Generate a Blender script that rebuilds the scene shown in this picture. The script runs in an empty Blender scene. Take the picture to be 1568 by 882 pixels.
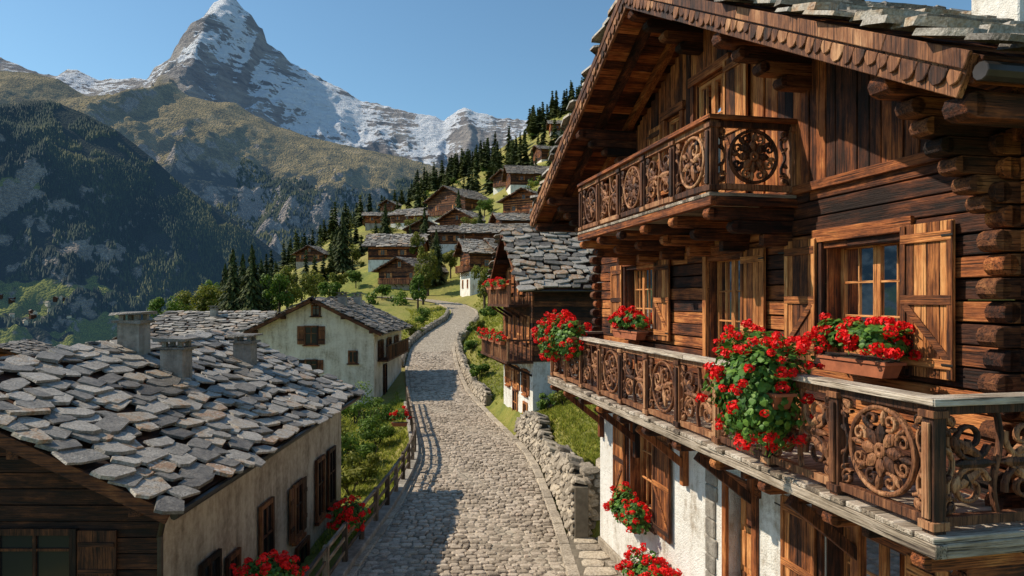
import bpy, math, random, numpy as np
from mathutils import Vector, Matrix
random.seed(7); np.random.seed(7)
R=random.random
def U(a,b): return a+(b-a)*random.random()
F=1045.0
scene=bpy.context.scene
# ------------------------------------------------------------------ materials
def newmat(name):
    m=bpy.data.materials.new(name); m.use_nodes=True
    return m,m.node_tree,m.node_tree.nodes['Principled BSDF']
def nd(nt,t,ins=None,**props):
    n=nt.nodes.new(t)
    for k,v in props.items(): setattr(n,k,v)
    for k,v in (ins or {}).items():
        if isinstance(v,bpy.types.NodeSocket): nt.links.new(v,n.inputs[k])
        else: n.inputs[k].default_value=v
    return n
def ramp(nt,fac,stops,interp='LINEAR'):
    r=nt.nodes.new('ShaderNodeValToRGB'); nt.links.new(fac,r.inputs[0]); cr=r.color_ramp; cr.interpolation=interp
    while len(cr.elements)<len(stops): cr.elements.new(.5)
    for e,(p,c) in zip(cr.elements,stops):
        e.position=p; e.color=(c[0],c[1],c[2],1) if len(c)==3 else c
    return r.outputs[0]
def mth(nt,op,a,b=0.0,c=None):
    ins={0:a,1:b}
    if c is not None: ins[2]=c
    return nd(nt,'ShaderNodeMath',ins,operation=op).outputs[0]
def mixc(nt,f,a,b,mode='MIX'):
    def cc(x): return x if isinstance(x,bpy.types.NodeSocket) else (x[0],x[1],x[2],1)
    return nd(nt,'ShaderNodeMixRGB',{0:f,1:cc(a),2:cc(b)},blend_type=mode).outputs[0]
def noise(nt,vec,scale,detail=5,rough=.55,dist=0):
    return nd(nt,'ShaderNodeTexNoise',{'Vector':vec,'Scale':scale,'Detail':detail,'Roughness':rough,'Distortion':dist}).outputs[0]
def bump(nt,b,h,strength=.4,dist=.02):
    bn=nd(nt,'ShaderNodeBump',{'Height':h,'Strength':strength,'Distance':dist})
    nt.links.new(bn.outputs[0],b.inputs['Normal'])
def objc(nt): return nd(nt,'ShaderNodeTexCoord').outputs['Object']
def tint(nt): return nd(nt,'ShaderNodeAttribute',attribute_name='tint').outputs['Fac']
def setc(nt,b,c): nt.links.new(c,b.inputs['Base Color'])
def wood(name,axis,cols,rough=.7,bs=.7):
    m,nt,b=newmat(name); o=objc(nt); t=tint(nt)
    off=nd(nt,'ShaderNodeCombineXYZ',{0:mth(nt,'MULTIPLY',t,31.),1:mth(nt,'MULTIPLY',t,17.),2:mth(nt,'MULTIPLY',t,47.)}).outputs[0]
    v=nd(nt,'ShaderNodeVectorMath',{0:o,1:off},operation='ADD').outputs[0]
    sc=[13.,13.,13.]; sc[axis]=.9
    n1=noise(nt,nd(nt,'ShaderNodeMapping',{'Vector':v,'Scale':sc}).outputs[0],1.0,7,.7,.9)
    sc2=[60.,60.,60.]; sc2[axis]=1.6
    n3=noise(nt,nd(nt,'ShaderNodeMapping',{'Vector':v,'Scale':sc2}).outputs[0],1.0,4,.65,.3)
    sc4=[5.,5.,5.]; sc4[axis]=1.3
    n4=noise(nt,nd(nt,'ShaderNodeMapping',{'Vector':v,'Scale':sc4}).outputs[0],1.0,6,.7,.6)
    n2=noise(nt,o,1.1,5,.65)
    vo=nd(nt,'ShaderNodeTexVoronoi',{'Vector':nd(nt,'ShaderNodeMapping',{'Vector':v,'Scale':[ (1.6 if i==axis else 4.5) for i in range(3)]}).outputs[0],'Scale':1.0}).outputs['Distance']
    knot=ramp(nt,vo,[(.03,(0,0,0)),(.12,(1,1,1))])
    f=mth(nt,'ADD',mth(nt,'MULTIPLY',n1,.8),mth(nt,'MULTIPLY',t,.6))
    f=mth(nt,'ADD',f,mth(nt,'MULTIPLY',n2,.85))
    f=mth(nt,'ADD',f,mth(nt,'MULTIPLY',n4,1.15))
    f=mth(nt,'ADD',f,mth(nt,'MULTIPLY',n3,.3))
    f=mth(nt,'SUBTRACT',f,1.40)
    c=ramp(nt,f,[(.10,cols[0]),(.36,cols[1]),(.62,cols[2]),(.92,cols[3])])
    c=mixc(nt,.7,c,knot,'MULTIPLY')
    c=mixc(nt,.9,c,ramp(nt,n3,[(.37,(.10,.08,.07)),(.48,(1,1,1))]),'MULTIPLY')
    setc(nt,b,c); b.inputs['Roughness'].default_value=rough
    b.inputs['Specular IOR Level'].default_value=.3
    bump(nt,b,mth(nt,'ADD',n1,mth(nt,'ADD',n3,n3)),bs,.018)
    return m
WC=[(.015,.006,.004),(.095,.028,.011),(.36,.105,.029),(.70,.275,.082)]
WD=[(.012,.006,.004),(.050,.018,.009),(.17,.058,.022),(.36,.15,.055)]
WS=[(.05,.017,.008),(.24,.074,.021),(.56,.20,.056),(.82,.39,.14)]
WG=[(.14,.105,.08),(.32,.25,.18),(.55,.45,.35),(.75,.66,.55)]
WF=[(.05,.034,.024),(.13,.09,.06),(.26,.19,.13),(.40,.31,.22)]
WR=[(.03,.013,.008),(.13,.048,.022),(.34,.14,.060),(.60,.32,.16)]
wh,wv,wy=[wood('chalet_wood_%s'%'xzy'[i],a,WC) for i,a in enumerate((0,2,1))]
dh,dv,dy=[wood('dark_wood_%s'%'xzy'[i],a,WD) for i,a in enumerate((0,2,1))]
sv=wood('shutter_wood_v',2,WS); sh=wood('shutter_wood_h',0,WS)
gx=wood('weathered_wood_x',0,WG); gy=wood('weathered_wood_y',1,WG)
fy=wood('fence_wood_y',1,WF); fz=wood('fence_wood_z',2,WF)
cv=wood('carved_wood',2,WR,.6,.6)
def plaster(name,c0,c1,c2):
    m,nt,b=newmat(name); o=objc(nt)
    n=noise(nt,o,.9,6,.65,.4); n2=noise(nt,o,9,5,.6)
    z=nd(nt,'ShaderNodeMapping',{'Vector':o,'Scale':(2.,2.,.35)}).outputs[0]
    n3=noise(nt,z,1.5,6,.7)
    f=mth(nt,'ADD',mth(nt,'MULTIPLY',n,.5),mth(nt,'MULTIPLY',n3,.5))
    f=mth(nt,'ADD',f,mth(nt,'MULTIPLY',mth(nt,'SUBTRACT',n2,.5),.25))
    setc(nt,b,ramp(nt,f,[(.37,c0),(.48,c1),(.58,c2)])); b.inputs['Roughness'].default_value=.9
    bump(nt,b,mth(nt,'ADD',n2,noise(nt,o,40,3)),.8,.03); return m
pw=plaster('white_plaster',(.42,.35,.27),(.73,.69,.62),(.83,.80,.74))
pc=plaster('cream_plaster',(.22,.165,.11),(.43,.34,.25),(.58,.49,.37))
pl=plaster('pale_plaster',(.36,.29,.21),(.64,.55,.44),(.76,.68,.57))
pg=plaster('grey_cement',(.16,.14,.115),(.30,.265,.22),(.42,.38,.32))
def stone(name,stops,bs=.5,rough=.8,ns=6.,spec=.5):
    m,nt,b=newmat(name); o=objc(nt); t=tint(nt)
    n=noise(nt,o,ns,7,.65,.3); n2=noise(nt,o,ns*5,4,.6); n5=noise(nt,o,.5,4,.6)
    f=mth(nt,'ADD',mth(nt,'MULTIPLY',t,.8),mth(nt,'MULTIPLY',mth(nt,'SUBTRACT',n,.5),.8))
    f=mth(nt,'ADD',f,mth(nt,'MULTIPLY',mth(nt,'SUBTRACT',n5,.5),.5))
    f=mth(nt,'ADD',f,.1)
    c=ramp(nt,f,stops)
    c=mixc(nt,ramp(nt,n2,[(.4,(0,0,0)),(.75,(1,1,1))]),c,mixc(nt,1.,c,(.36,.32,.27),'MULTIPLY'))
    setc(nt,b,c); b.inputs['Roughness'].default_value=rough; b.inputs['Specular IOR Level'].default_value=spec
    bump(nt,b,mth(nt,'ADD',n,mth(nt,'MULTIPLY',n2,.5)),bs,.035); return m
slate=stone('slate_slabs',[(.0,(.075,.063,.052)),(.2,(.17,.148,.122)),(.45,(.32,.285,.24)),(.7,(.50,.455,.395)),(.84,(.44,.35,.25)),(.92,(.42,.23,.11)),(1.,(.64,.59,.52))],.8,.5,6.,.5)
slated=stone('dark_slate',[(.0,(.08,.07,.06)),(.4,(.19,.165,.14)),(.7,(.32,.285,.24)),(.9,(.30,.21,.14)),(1.,(.45,.41,.35))],.5,.7)
cob=stone('cobblestone',[(.0,(.24,.185,.135)),(.35,(.42,.34,.25)),(.65,(.56,.455,.35)),(.85,(.66,.555,.435)),(1.,(.50,.36,.26))],.6,.7,9.)
rub=stone('rubble_stone',[(.0,(.18,.15,.11)),(.4,(.36,.30,.23)),(.75,(.52,.44,.34)),(1.,(.62,.52,.39))],.9,.9,4.)
def flat(name,c,rough=.6,metal=0,spec=.5):
    m,nt,b=newmat(name); o=objc(nt); n=noise(nt,o,7,5)
    setc(nt,b,ramp(nt,n,[(.3,[x*.7 for x in c]),(.7,[min(1,x*1.2) for x in c])]))
    b.inputs['Roughness'].default_value=rough; b.inputs['Metallic'].default_value=metal; b.inputs['Specular IOR Level'].default_value=spec
    return m
terra=flat('terracotta',(.42,.13,.055),.8); gutter=flat('gutter_metal',(.06,.05,.045),.45,.6); iron=flat('iron',(.03,.028,.025),.5,.5)
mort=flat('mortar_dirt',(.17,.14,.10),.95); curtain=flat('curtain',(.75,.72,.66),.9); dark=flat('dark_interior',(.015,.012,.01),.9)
soil=flat('soil',(.06,.04,.025),.95)
m,nt,b=newmat('window_glass'); b.inputs['Base Color'].default_value=(.02,.022,.025,1)
out=nt.nodes['Material Output']
mx=nd(nt,'ShaderNodeMixShader',{0:mth(nt,'ADD',nd(nt,'ShaderNodeFresnel',{'IOR':1.5}).outputs[0],.03),1:nd(nt,'ShaderNodeBsdfTransparent',{'Color':(.88,.88,.85,1)}).outputs[0],2:nd(nt,'ShaderNodeBsdfGlossy',{'Roughness':.03}).outputs[0]})
nt.links.new(mx.outputs[0],out.inputs[0]); glass=m
m,nt,b=newmat('dark_pane'); b.inputs['Base Color'].default_value=(.015,.017,.02,1); b.inputs['Roughness'].default_value=.08; pane=m
def leafm(name,cols,tr=.25,rough=.5,haze_em=0):
    m,nt,b=newmat(name); t=tint(nt); o=objc(nt)
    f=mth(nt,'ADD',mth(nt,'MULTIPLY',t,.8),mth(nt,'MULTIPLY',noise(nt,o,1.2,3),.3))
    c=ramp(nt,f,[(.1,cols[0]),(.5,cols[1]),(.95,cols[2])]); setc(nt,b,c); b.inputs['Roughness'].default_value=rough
    b.inputs['Specular IOR Level'].default_value=.25
    if haze_em: b.inputs['Emission Color'].default_value=(.20,.42,.75,1); b.inputs['Emission Strength'].default_value=haze_em  # blue self-glow imitates the atmospheric veil over far trees
    if tr:
        tl=nd(nt,'ShaderNodeBsdfTranslucent',{'Color':c}).outputs[0]
        mx=nd(nt,'ShaderNodeMixShader',{0:tr,1:b.outputs[0],2:tl}); nt.links.new(mx.outputs[0],nt.nodes['Material Output'].inputs[0])
    return m
gerl=leafm('geranium_leaf',[(.02,.06,.012),(.07,.17,.025),(.17,.30,.045)])
petal=leafm('geranium_petal',[(.50,.003,.004),(.88,.008,.008),(.97,.03,.025)],.2,.5)
needle=leafm('spruce_needles',[(.014,.024,.008),(.042,.060,.016),(.11,.125,.028)],.1,.8)
farf=leafm('distant_forest',[(.010,.019,.014),(.028,.045,.024),(.095,.095,.032)],0,.9,.045)  # last value: painted-in glow for distance, trees emit no light
decid=leafm('deciduous_leaves',[(.045,.06,.008),(.15,.17,.02),(.30,.28,.045)],.35,.6)
bushm=leafm('bush_leaves',[(.025,.055,.008),(.095,.17,.02),(.21,.28,.04)],.35,.6)
grassm=leafm('grass_blades',[(.12,.15,.02),(.27,.31,.035),(.50,.46,.09)],.5,.7)
bark=flat('bark',(.06,.04,.027),.95)

# ------------------------------------------------------------------ mesh builder
class MB:
    def __init__(s): s.v=[];s.f=[];s.m=[];s.t=[];s.M=None;s.ms=[]
    def mi(s,m):
        if m not in s.ms: s.ms.append(m)
        return s.ms.index(m)
    def add(s,vs,fs,mat,t=None,M=None):
        o=len(s.v); i=s.mi(mat); t=R() if t is None else t
        T=s.M
        if M is not None: T=(T@M) if T is not None else M
        if T is not None: vs=[tuple(T@Vector(p)) for p in vs]
        s.v.extend(vs)
        for f in fs:
            s.f.append(tuple(o+k for k in f)); s.m.append(i); s.t.append(t)
    def box(s,x0,x1,y0,y1,z0,z1,mat,t=None,M=None,j=0):
        vs=[(x,y,z) for z in (z0,z1) for y in (y0,y1) for x in (x0,x1)]
        if j: vs=[(a+U(-j,j),b+U(-j,j),c+U(-j,j)) for a,b,c in vs]
        s.add(vs,[(0,2,3,1),(4,5,7,6),(0,1,5,4),(1,3,7,5),(3,2,6,7),(2,0,4,6)],mat,t,M)
    def beam(s,p0,p1,w,h,mat,t=None,up=(0,0,1)):
        p0=Vector(p0);p1=Vector(p1);d=(p1-p0); L=d.length; d.normalize()
        sx=d.cross(Vector(up))
        if sx.length<1e-4: sx=d.cross(Vector((1,0,0)))
        sx.normalize(); u=sx.cross(d)
        vs=[]
        for q in (p0,p1):
            for a,b in ((-1,-1),(1,-1),(1,1),(-1,1)): vs.append(tuple(q+sx*(a*w/2)+u*(b*h/2)))
        s.add(vs,[(3,2,1,0),(4,5,6,7),(0,1,5,4),(1,2,6,5),(2,3,7,6),(3,0,4,7)],mat,t)
    def cyl(s,p0,p1,r0,r1,n,mat,t=None):
        p0=Vector(p0);p1=Vector(p1);d=(p1-p0).normalized(); a=d.orthogonal().normalized(); b=d.cross(a); vs=[]
        for q,r in ((p0,r0),(p1,r1)):
            for k in range(n):
                an=2*math.pi*k/n; vs.append(tuple(q+a*(r*math.cos(an))+b*(r*math.sin(an))))
        fs=[(k,(k+1)%n,n+(k+1)%n,n+k) for k in range(n)]+[tuple(range(n-1,-1,-1)),tuple(range(n,2*n))]
        s.add(vs,fs,mat,t)
    def prism(s,pts,y0,y1,mat,t=None):
        n=len(pts); vs=[(x,y0,z) for x,z in pts]+[(x,y1,z) for x,z in pts]
        s.add(vs,[tuple(range(n)),tuple(range(2*n-1,n-1,-1))]+[(k,n+k,n+(k+1)%n,(k+1)%n) for k in range(n)],mat,t)
    def ribbon(s,pts,w0,w1,y0,y1,mat,t=None,closed=False):
        n=len(pts); vs=[]
        for i,(x,z) in enumerate(pts):
            if closed: a=pts[(i-1)%n]; b=pts[(i+1)%n]
            else: a=pts[max(0,i-1)]; b=pts[min(n-1,i+1)]
            dx,dz=b[0]-a[0],b[1]-a[1]; L=math.hypot(dx,dz) or 1; nx,nz=-dz/L,dx/L; w=(w0+(w1-w0)*i/max(1,n-1))/2
            vs+=[(x+nx*w,y0,z+nz*w),(x-nx*w,y0,z-nz*w),(x-nx*w,y1,z-nz*w),(x+nx*w,y1,z+nz*w),(x,y1+(.5*w if y1>y0 else -.5*w),z)]
        fs=[]
        for i in range(n if closed else n-1):
            a=5*i; b=5*((i+1)%n)
            fs+=[(a,a+1,b+1,b),(a+1,a+2,b+2,b+1),(a+3,a,b,b+3),(a+2,a+4,b+4,b+2),(a+4,a+3,b+3,b+4)]
        s.add(vs,fs,mat,t)
    def build(s,name,parent=None,smooth=False,bevel=0,M=None,keep=False):
        me=bpy.data.meshes.new(name); me.from_pydata(s.v,[],s.f)
        for m in s.ms: me.materials.append(m)
        me.polygons.foreach_set('material_index',s.m)
        at=me.attributes.new('tint','FLOAT','FACE'); at.data.foreach_set('value',s.t)
        if smooth: me.polygons.foreach_set('use_smooth',[True]*len(s.f))
        me.update()
        ob=bpy.data.objects.new(name,me); scene.collection.objects.link(ob)
        if parent:
            ob.parent=parent
            if keep: ob.matrix_parent_inverse=parent.matrix_basis.inverted()
        if M is not None: ob.matrix_world=M
        if bevel:
            bm=ob.modifiers.new('bevel','BEVEL'); bm.width=bevel; bm.segments=1; bm.limit_method='ANGLE'; bm.angle_limit=math.radians(40)
        return ob
def empty(name,M):
    e=bpy.data.objects.new(name,None); scene.collection.objects.link(e); e.matrix_world=M; return e
def frame(x,y,z,deg): return Matrix.Translation((x,y,z))@Matrix.Rotation(math.radians(deg),4,'Z')

# ------------------------------------------------------------------ numpy noise
def h2(i,j,s): 
    v=np.sin(i*127.1+j*311.7+s*74.7)*43758.5453; return v-np.floor(v)
def vn(x,y,s=0):
    i=np.floor(x);j=np.floor(y);fx=x-i;fy=y-j;fx=fx*fx*(3-2*fx);fy=fy*fy*(3-2*fy)
    a=h2(i,j,s);b=h2(i+1,j,s);c=h2(i,j+1,s);d=h2(i+1,j+1,s)
    return a+(b-a)*fx+(c-a)*fy+(a-b-c+d)*fx*fy
def fbm(x,y,o=5,s=0,g=.5):
    r=0;a=1;t=0
    for k in range(o):
        r=r+a*vn(x*2**k+k*13.7,y*2**k-k*7.3,s+k);t+=a;a*=g
    return r/t
def ridg(x,y,o=5,s=0,g=.5):
    r=0;a=1;t=0
    for k in range(o):
        n=1-np.abs(2*vn(x*2**k+k*13.7,y*2**k-k*7.3,s+k)-1);r=r+a*n*n;t+=a;a*=g
    return r/t
def sstep(a,b,x):
    t=np.clip((x-a)/(b-a),0,1); return t*t*(3-2*t)
def gridmesh(name,X,Y,Z,mat,attrs={},smooth=True):
    n,m=X.shape; me=bpy.data.meshes.new(name)
    co=np.stack([X,Y,Z],-1).reshape(-1,3).astype(np.float32)
    idx=np.arange(n*m).reshape(n,m)
    q=np.stack([idx[:-1,:-1],idx[1:,:-1],idx[1:,1:],idx[:-1,1:]],-1).reshape(-1,4)
    me.vertices.add(n*m); me.vertices.foreach_set('co',co.ravel())
    me.loops.add(q.size); me.loops.foreach_set('vertex_index',q.ravel().astype(np.int32))
    me.polygons.add(len(q)); me.polygons.foreach_set('loop_start',(np.arange(len(q))*4).astype(np.int32))
    if smooth: me.polygons.foreach_set('use_smooth',np.ones(len(q),bool))
    for k,v in attrs.items():
        a=me.attributes.new(k,'FLOAT','POINT'); a.data.foreach_set('value',v.astype(np.float32).ravel())
    me.materials.append(mat); me.update(); me.validate()
    ob=bpy.data.objects.new(name,me); scene.collection.objects.link(ob); return ob
def trimesh(name,V,T,mats,mi=None,tt=None):
    me=bpy.data.meshes.new(name); V=V.reshape(-1,3).astype(np.float32); T=T.reshape(-1,3).astype(np.int32)
    me.vertices.add(len(V)); me.vertices.foreach_set('co',V.ravel())
    me.loops.add(T.size); me.loops.foreach_set('vertex_index',T.ravel())
    me.polygons.add(len(T)); me.polygons.foreach_set('loop_start',(np.arange(len(T))*3).astype(np.int32))
    for m in mats: me.materials.append(m)
    if mi is not None: me.polygons.foreach_set('material_index',mi.astype(np.int32))
    if tt is not None:
        a=me.attributes.new('tint','FLOAT','FACE'); a.data.foreach_set('value',tt.astype(np.float32))
    me.update(); ob=bpy.data.objects.new(name,me); scene.collection.objects.link(ob); return ob

# ------------------------------------------------------------------ road profile & terrain height
RY=np.array([-20,0,8,15.3,20,26.8,35.6,45,55,65,74,84,95,104,110,116,124,140.])
RX=np.array([-1.,-1.,-1.1,-1.16,-1.1,-1.38,-3.1,-4.9,-6.5,-7.6,-7.2,-6.0,-6.6,-9.6,-13.,-18,-27,-45])
RZ=np.array([-6.2,-6.2,-6.2,-6.2,-6.2,-6.2,-6.2,-6.1,-5.4,-4.5,-3.7,-2.6,-1.5,-.65,-.2,.2,.6,1.])
RW=np.array([2.4,2.4,2.4,2.4,2.15,1.98,1.87,1.8,1.9,1.8,1.85,1.65,1.5,1.55,1.6,1.7,2,2.])
yy=np.linspace(-20,140,1601)
def sm(a):
    z=np.interp(yy,RY,a); k=np.hanning(91);k/=k.sum(); zp=np.pad(z,45,mode='edge'); return np.convolve(zp,k,'valid')
SX,SZ,SW=sm(RX),sm(RZ),sm(RW)
def rx(y): return np.interp(y,yy,SX)
def rz(y): return np.interp(y,yy,SZ)
def rw(y): return np.interp(y,yy,SW)
CP=[(-.7,15,-6.2),(-.5,27,-6.2),(-3,36,-6.2),(-5,45,-6.1),(-6.1,55,-5.4),(-7.2,65,-4.5),(-7.3,74,-3.7),(-6.8,84,-2.6),(-7.7,95,-1.5),(-12,110,-.2),
(3,23,-4.2),(2.3,26,-4.1),(3.5,20,-4.3),(4,30,-4.),(2.,28.5,-4.4),(8,20,-3.5),(10,35,-2),(15,50,2),(1,44,-4.6),(0,50,-3.6),(-1.5,60,-2.7),(-1,75,-1.),(-2.5,90,1.),(5,90,4.5),
(-7.5,118,1.2),(-20,128,1.8),(-28,142,6),(-21,165,11.5),(-56,190,9.6),(-50,240,25),(-38,225,23),(-18.5,190,22),(-9,135,7.5),(-1.6,190,29),(1.6,150,18),(8,240,45.5),
(35,320,94),(20,320,85),(-7,320,68),(-32,320,52),(-56,320,39),(-85,300,21),(-27,72,-3.6),(-40,60,-9),(-60,80,-15),(-60,120,-11),(-85,180,-8),(-110,250,-10),(-100,100,-32),
(-150,150,-55),(-150,300,-40),(-60,40,-16),(-30,30,-10),(-15,25,-7.6),(-10,12,-8.2),(-30,0,-13),(-10,0,-8),(-5,5,-6.6),(-5.5,16,-6.9),(-5.5,25,-6.7),(-15,40,-7),(-8,32,-6.8),(-20,50,-6.8),(-11,46,-6.4),(-12,62,-5.4),(-14,80,-3.4),
(-22,95,-1.6),(-35,112,-1),(10,10,-5.5),(10,0,-6),(2,8,-6.2),(3,0,-6.3),(30,20,-2),(40,60,8),(30,100,18),(60,150,40),(60,250,75),(100,100,24),(100,320,105),(150,200,60),(150,60,10),(20,150,28),(20,60,5),(20,200,45),(-200,50,-70),(-200,-20,-70),(-60,-20,-30),(-40,320,46)]
CP=np.array(CP,float); n=len(CP)
def kern(d2): return np.where(d2>1e-9,.5*d2*np.log(d2+1e-12),0)
D2=((CP[:,None,:2]-CP[None,:,:2])**2).sum(-1)
A=np.zeros((n+3,n+3)); A[:n,:n]=kern(D2)+np.eye(n)*2.; A[:n,n]=1;A[:n,n+1:]=CP[:,:2];A[n,:n]=1;A[n+1:,:n]=CP[:,:2].T
co=np.linalg.solve(A,np.concatenate([CP[:,2],np.zeros(3)]))
def G(x,y):
    x=np.asarray(x,float);y=np.asarray(y,float); sh_=x.shape; x=x.ravel();y=y.ravel()
    z=co[n]+co[n+1]*x+co[n+2]*y
    for i in range(n): z=z+co[i]*kern((x-CP[i,0])**2+(y-CP[i,1])**2)
    far=sstep(60,200,y); z=z+(fbm(x/14,y/14,4,3)-.5)*(.5+6*far)+(fbm(x/1.2,y/1.2,3,8)-.5)*.18
    d=np.abs(x-rx(y)); w=rw(y); k=sstep(w+.55,w+1.15+np.clip(y-45,0,30)*.06,d); k=np.where(y>122,1,k)
    z=(rz(y)-.07)*(1-k)+z*k
    pv=sstep(18.2,17.4,y)*sstep(.5,.8,x)*sstep(7,6,x); z=z*(1-pv)+(-6.25)*pv
    return z.reshape(sh_)
def spaced(a,b,c,d,step,g):
    mid=list(np.arange(b,c,step)); lo=[];p=b;s=step
    while p>a: s*=g;p-=s;lo.append(p)
    hi=[];p=mid[-1];s=step
    while p<d: s*=g;p+=s;hi.append(p)
    return np.array(lo[::-1]+mid+hi)
gxs=spaced(-210,-13,6,170,.3,1.055); gys=spaced(-25,8,60,345,.35,1.035)
GX,GY=np.meshgrid(gxs,gys,indexing='ij'); GZ=G(GX,GY)
edge=np.maximum(np.maximum(sstep(-170,-210,GX),sstep(335,350,GY)),sstep(140,170,GX))
GZ=GZ-edge*120
m,nt,b=newmat('meadow_ground'); o=objc(nt)
n1=noise(nt,o,.12,6,.6);n2=noise(nt,o,1.4,6,.65);n3=noise(nt,o,9,5,.7); n0=noise(nt,o,.035,5,.6)
f=mth(nt,'ADD',mth(nt,'MULTIPLY',n1,.5),mth(nt,'ADD',mth(nt,'MULTIPLY',n2,.3),mth(nt,'MULTIPLY',n3,.25)))
c=ramp(nt,f,[(.36,(.06,.075,.012)),(.46,(.16,.185,.024)),(.54,(.27,.26,.042)),(.62,(.35,.29,.08)),(.70,(.28,.22,.12))])
c=mixc(nt,ramp(nt,n0,[(.45,(0,0,0)),(.6,(.5,.5,.5))]),c,(.28,.21,.07))
setc(nt,b,c); b.inputs['Roughness'].default_value=.95; bump(nt,b,mth(nt,'ADD',n2,n3),.9,.15); meadow=m
gridmesh('ground_terrain',GX,GY,GZ,meadow)

def offs(y,d):
    e=.05; t=Vector((float(rx(y+e)-rx(y-e)),2*e,0)).normalized(); nrm=Vector((t.y,-t.x,0))
    return Vector((float(rx(y)),float(y),float(rz(y))))+nrm*d
ys=np.arange(-15,123,.6)
ts=np.linspace(-1,1,9)
P=np.array([[list(offs(y,t*(float(rw(y))+.12))) for t in ts] for y in ys])
m,nt,b=newmat('road_setts'); o=objc(nt)
vo=nd(nt,'ShaderNodeTexVoronoi',{'Vector':o,'Scale':4.2},feature='DISTANCE_TO_EDGE').outputs['Distance']
vc=nd(nt,'ShaderNodeTexVoronoi',{'Vector':o,'Scale':4.2})
c=ramp(nt,vc.outputs['Color'],[(.0,(.27,.22,.165)),(.5,(.42,.35,.26)),(1.,(.56,.475,.365))])
c=mixc(nt,ramp(nt,vo,[(.02,(1,1,1)),(.09,(0,0,0))]),c,(.19,.155,.11)); setc(nt,b,c); b.inputs['Roughness'].default_value=.85
bump(nt,b,ramp(nt,vo,[(0,(0,0,0)),(.15,(1,1,1))]),.8,.03)
gridmesh('cobbled_road',P[...,0],P[...,1],P[...,2],m)
mb=MB()
def cobble(mb,c,du,dv_,mat,h=.035,n=8,zt=None):
    vs=[]; jj=[(U(-.12,.12),U(-.12,.12)) for _ in range(n)]
    for lvl,(sc,z) in enumerate(((1,-.03),(.97,h*.55),(.72,h))):
        for k in range(n):
            an=2*math.pi*(k+.5)/n; ca,sa=math.cos(an),math.sin(an)
            e=.55; px=math.copysign(abs(ca)**e,ca); py=math.copysign(abs(sa)**e,sa)
            p=c+du*(px*sc+jj[k][0])+dv_*(py*sc+jj[k][1]); vs.append((p.x,p.y,p.z+z+U(-.002,.002)))
    fs=[]
    for l in range(2):
        fs+=[(l*n+k,l*n+(k+1)%n,(l+1)*n+(k+1)%n,(l+1)*n+k) for k in range(n)]
    fs.append(tuple(range(2*n,3*n))); mb.add(vs,fs,mat,zt)
y=6.5
while y<62:
    d=U(.16,.22) if y<40 else .25
    w=float(rw(y)); x=-w+.05
    tg=(offs(y+.1,0)-offs(y-.1,0)).normalized(); nr=Vector((tg.y,-tg.x,0))
    big=1 if y<40 else 1.35
    while x<w-.1:
        ww=U(.15,.33)*big
        if x+ww>w: ww=w-x
        c=offs(y+U(-.04,.04)+.05*math.sin(x*2+y*.7),x+ww/2); c.z+=.03*math.sin(x*1.7+y*.9)*math.sin(y*.45)
        cobble(mb,c,nr*(ww/2-.008),tg*(d/2-.006),cob,U(.02,.06),8 if y<34 else 6)
        x+=ww
    y+=d
mb.build('road_cobblestones')
mb=MB(); y=7
while y<104:
    L=U(.5,.9) if y<60 else 1.6
    for sd,w_,h_ in ((1,.28,.13),(-1,.2,.10)):
        d=float(rw(y+L/2))+.02+U(-.02,.02)
        p0=offs(y,sd*(d+w_/2+.0)); p1=offs(y+L-.02,sd*(float(rw(y+L))+.02+w_/2))
        dz=U(-.015,.02); p0.z-=.06-dz;p1.z-=.06-dz+U(-.01,.01)
        mb.beam(p0,p1,w_,h_*2,rub,U(.4,1.0))
    y+=L
mb.build('road_kerb',bevel=.02)
mb=MB(); y=6.
mb.add([(1.4,5,-6.13),(6,5,-6.13),(2.6,17.9,-6.13),(1.45,17.9,-6.13)],[(0,1,2,3)],mort,.5)
while y<17.8:
    x=float(rx(y)+rw(y))+.36; d=U(.4,.6); xe=4.75-.2147*(y-5.75)
    while x<xe:
        ww=U(.4,.8); cobble(mb,Vector((x+ww/2,y+d/2,-6.13)),Vector((ww/2-.012,0,0)),Vector((0,d/2-.012,0)),rub,.05,8,U(.4,1)); x+=ww
    y+=d
mb.build('stone_pavement')

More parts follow.
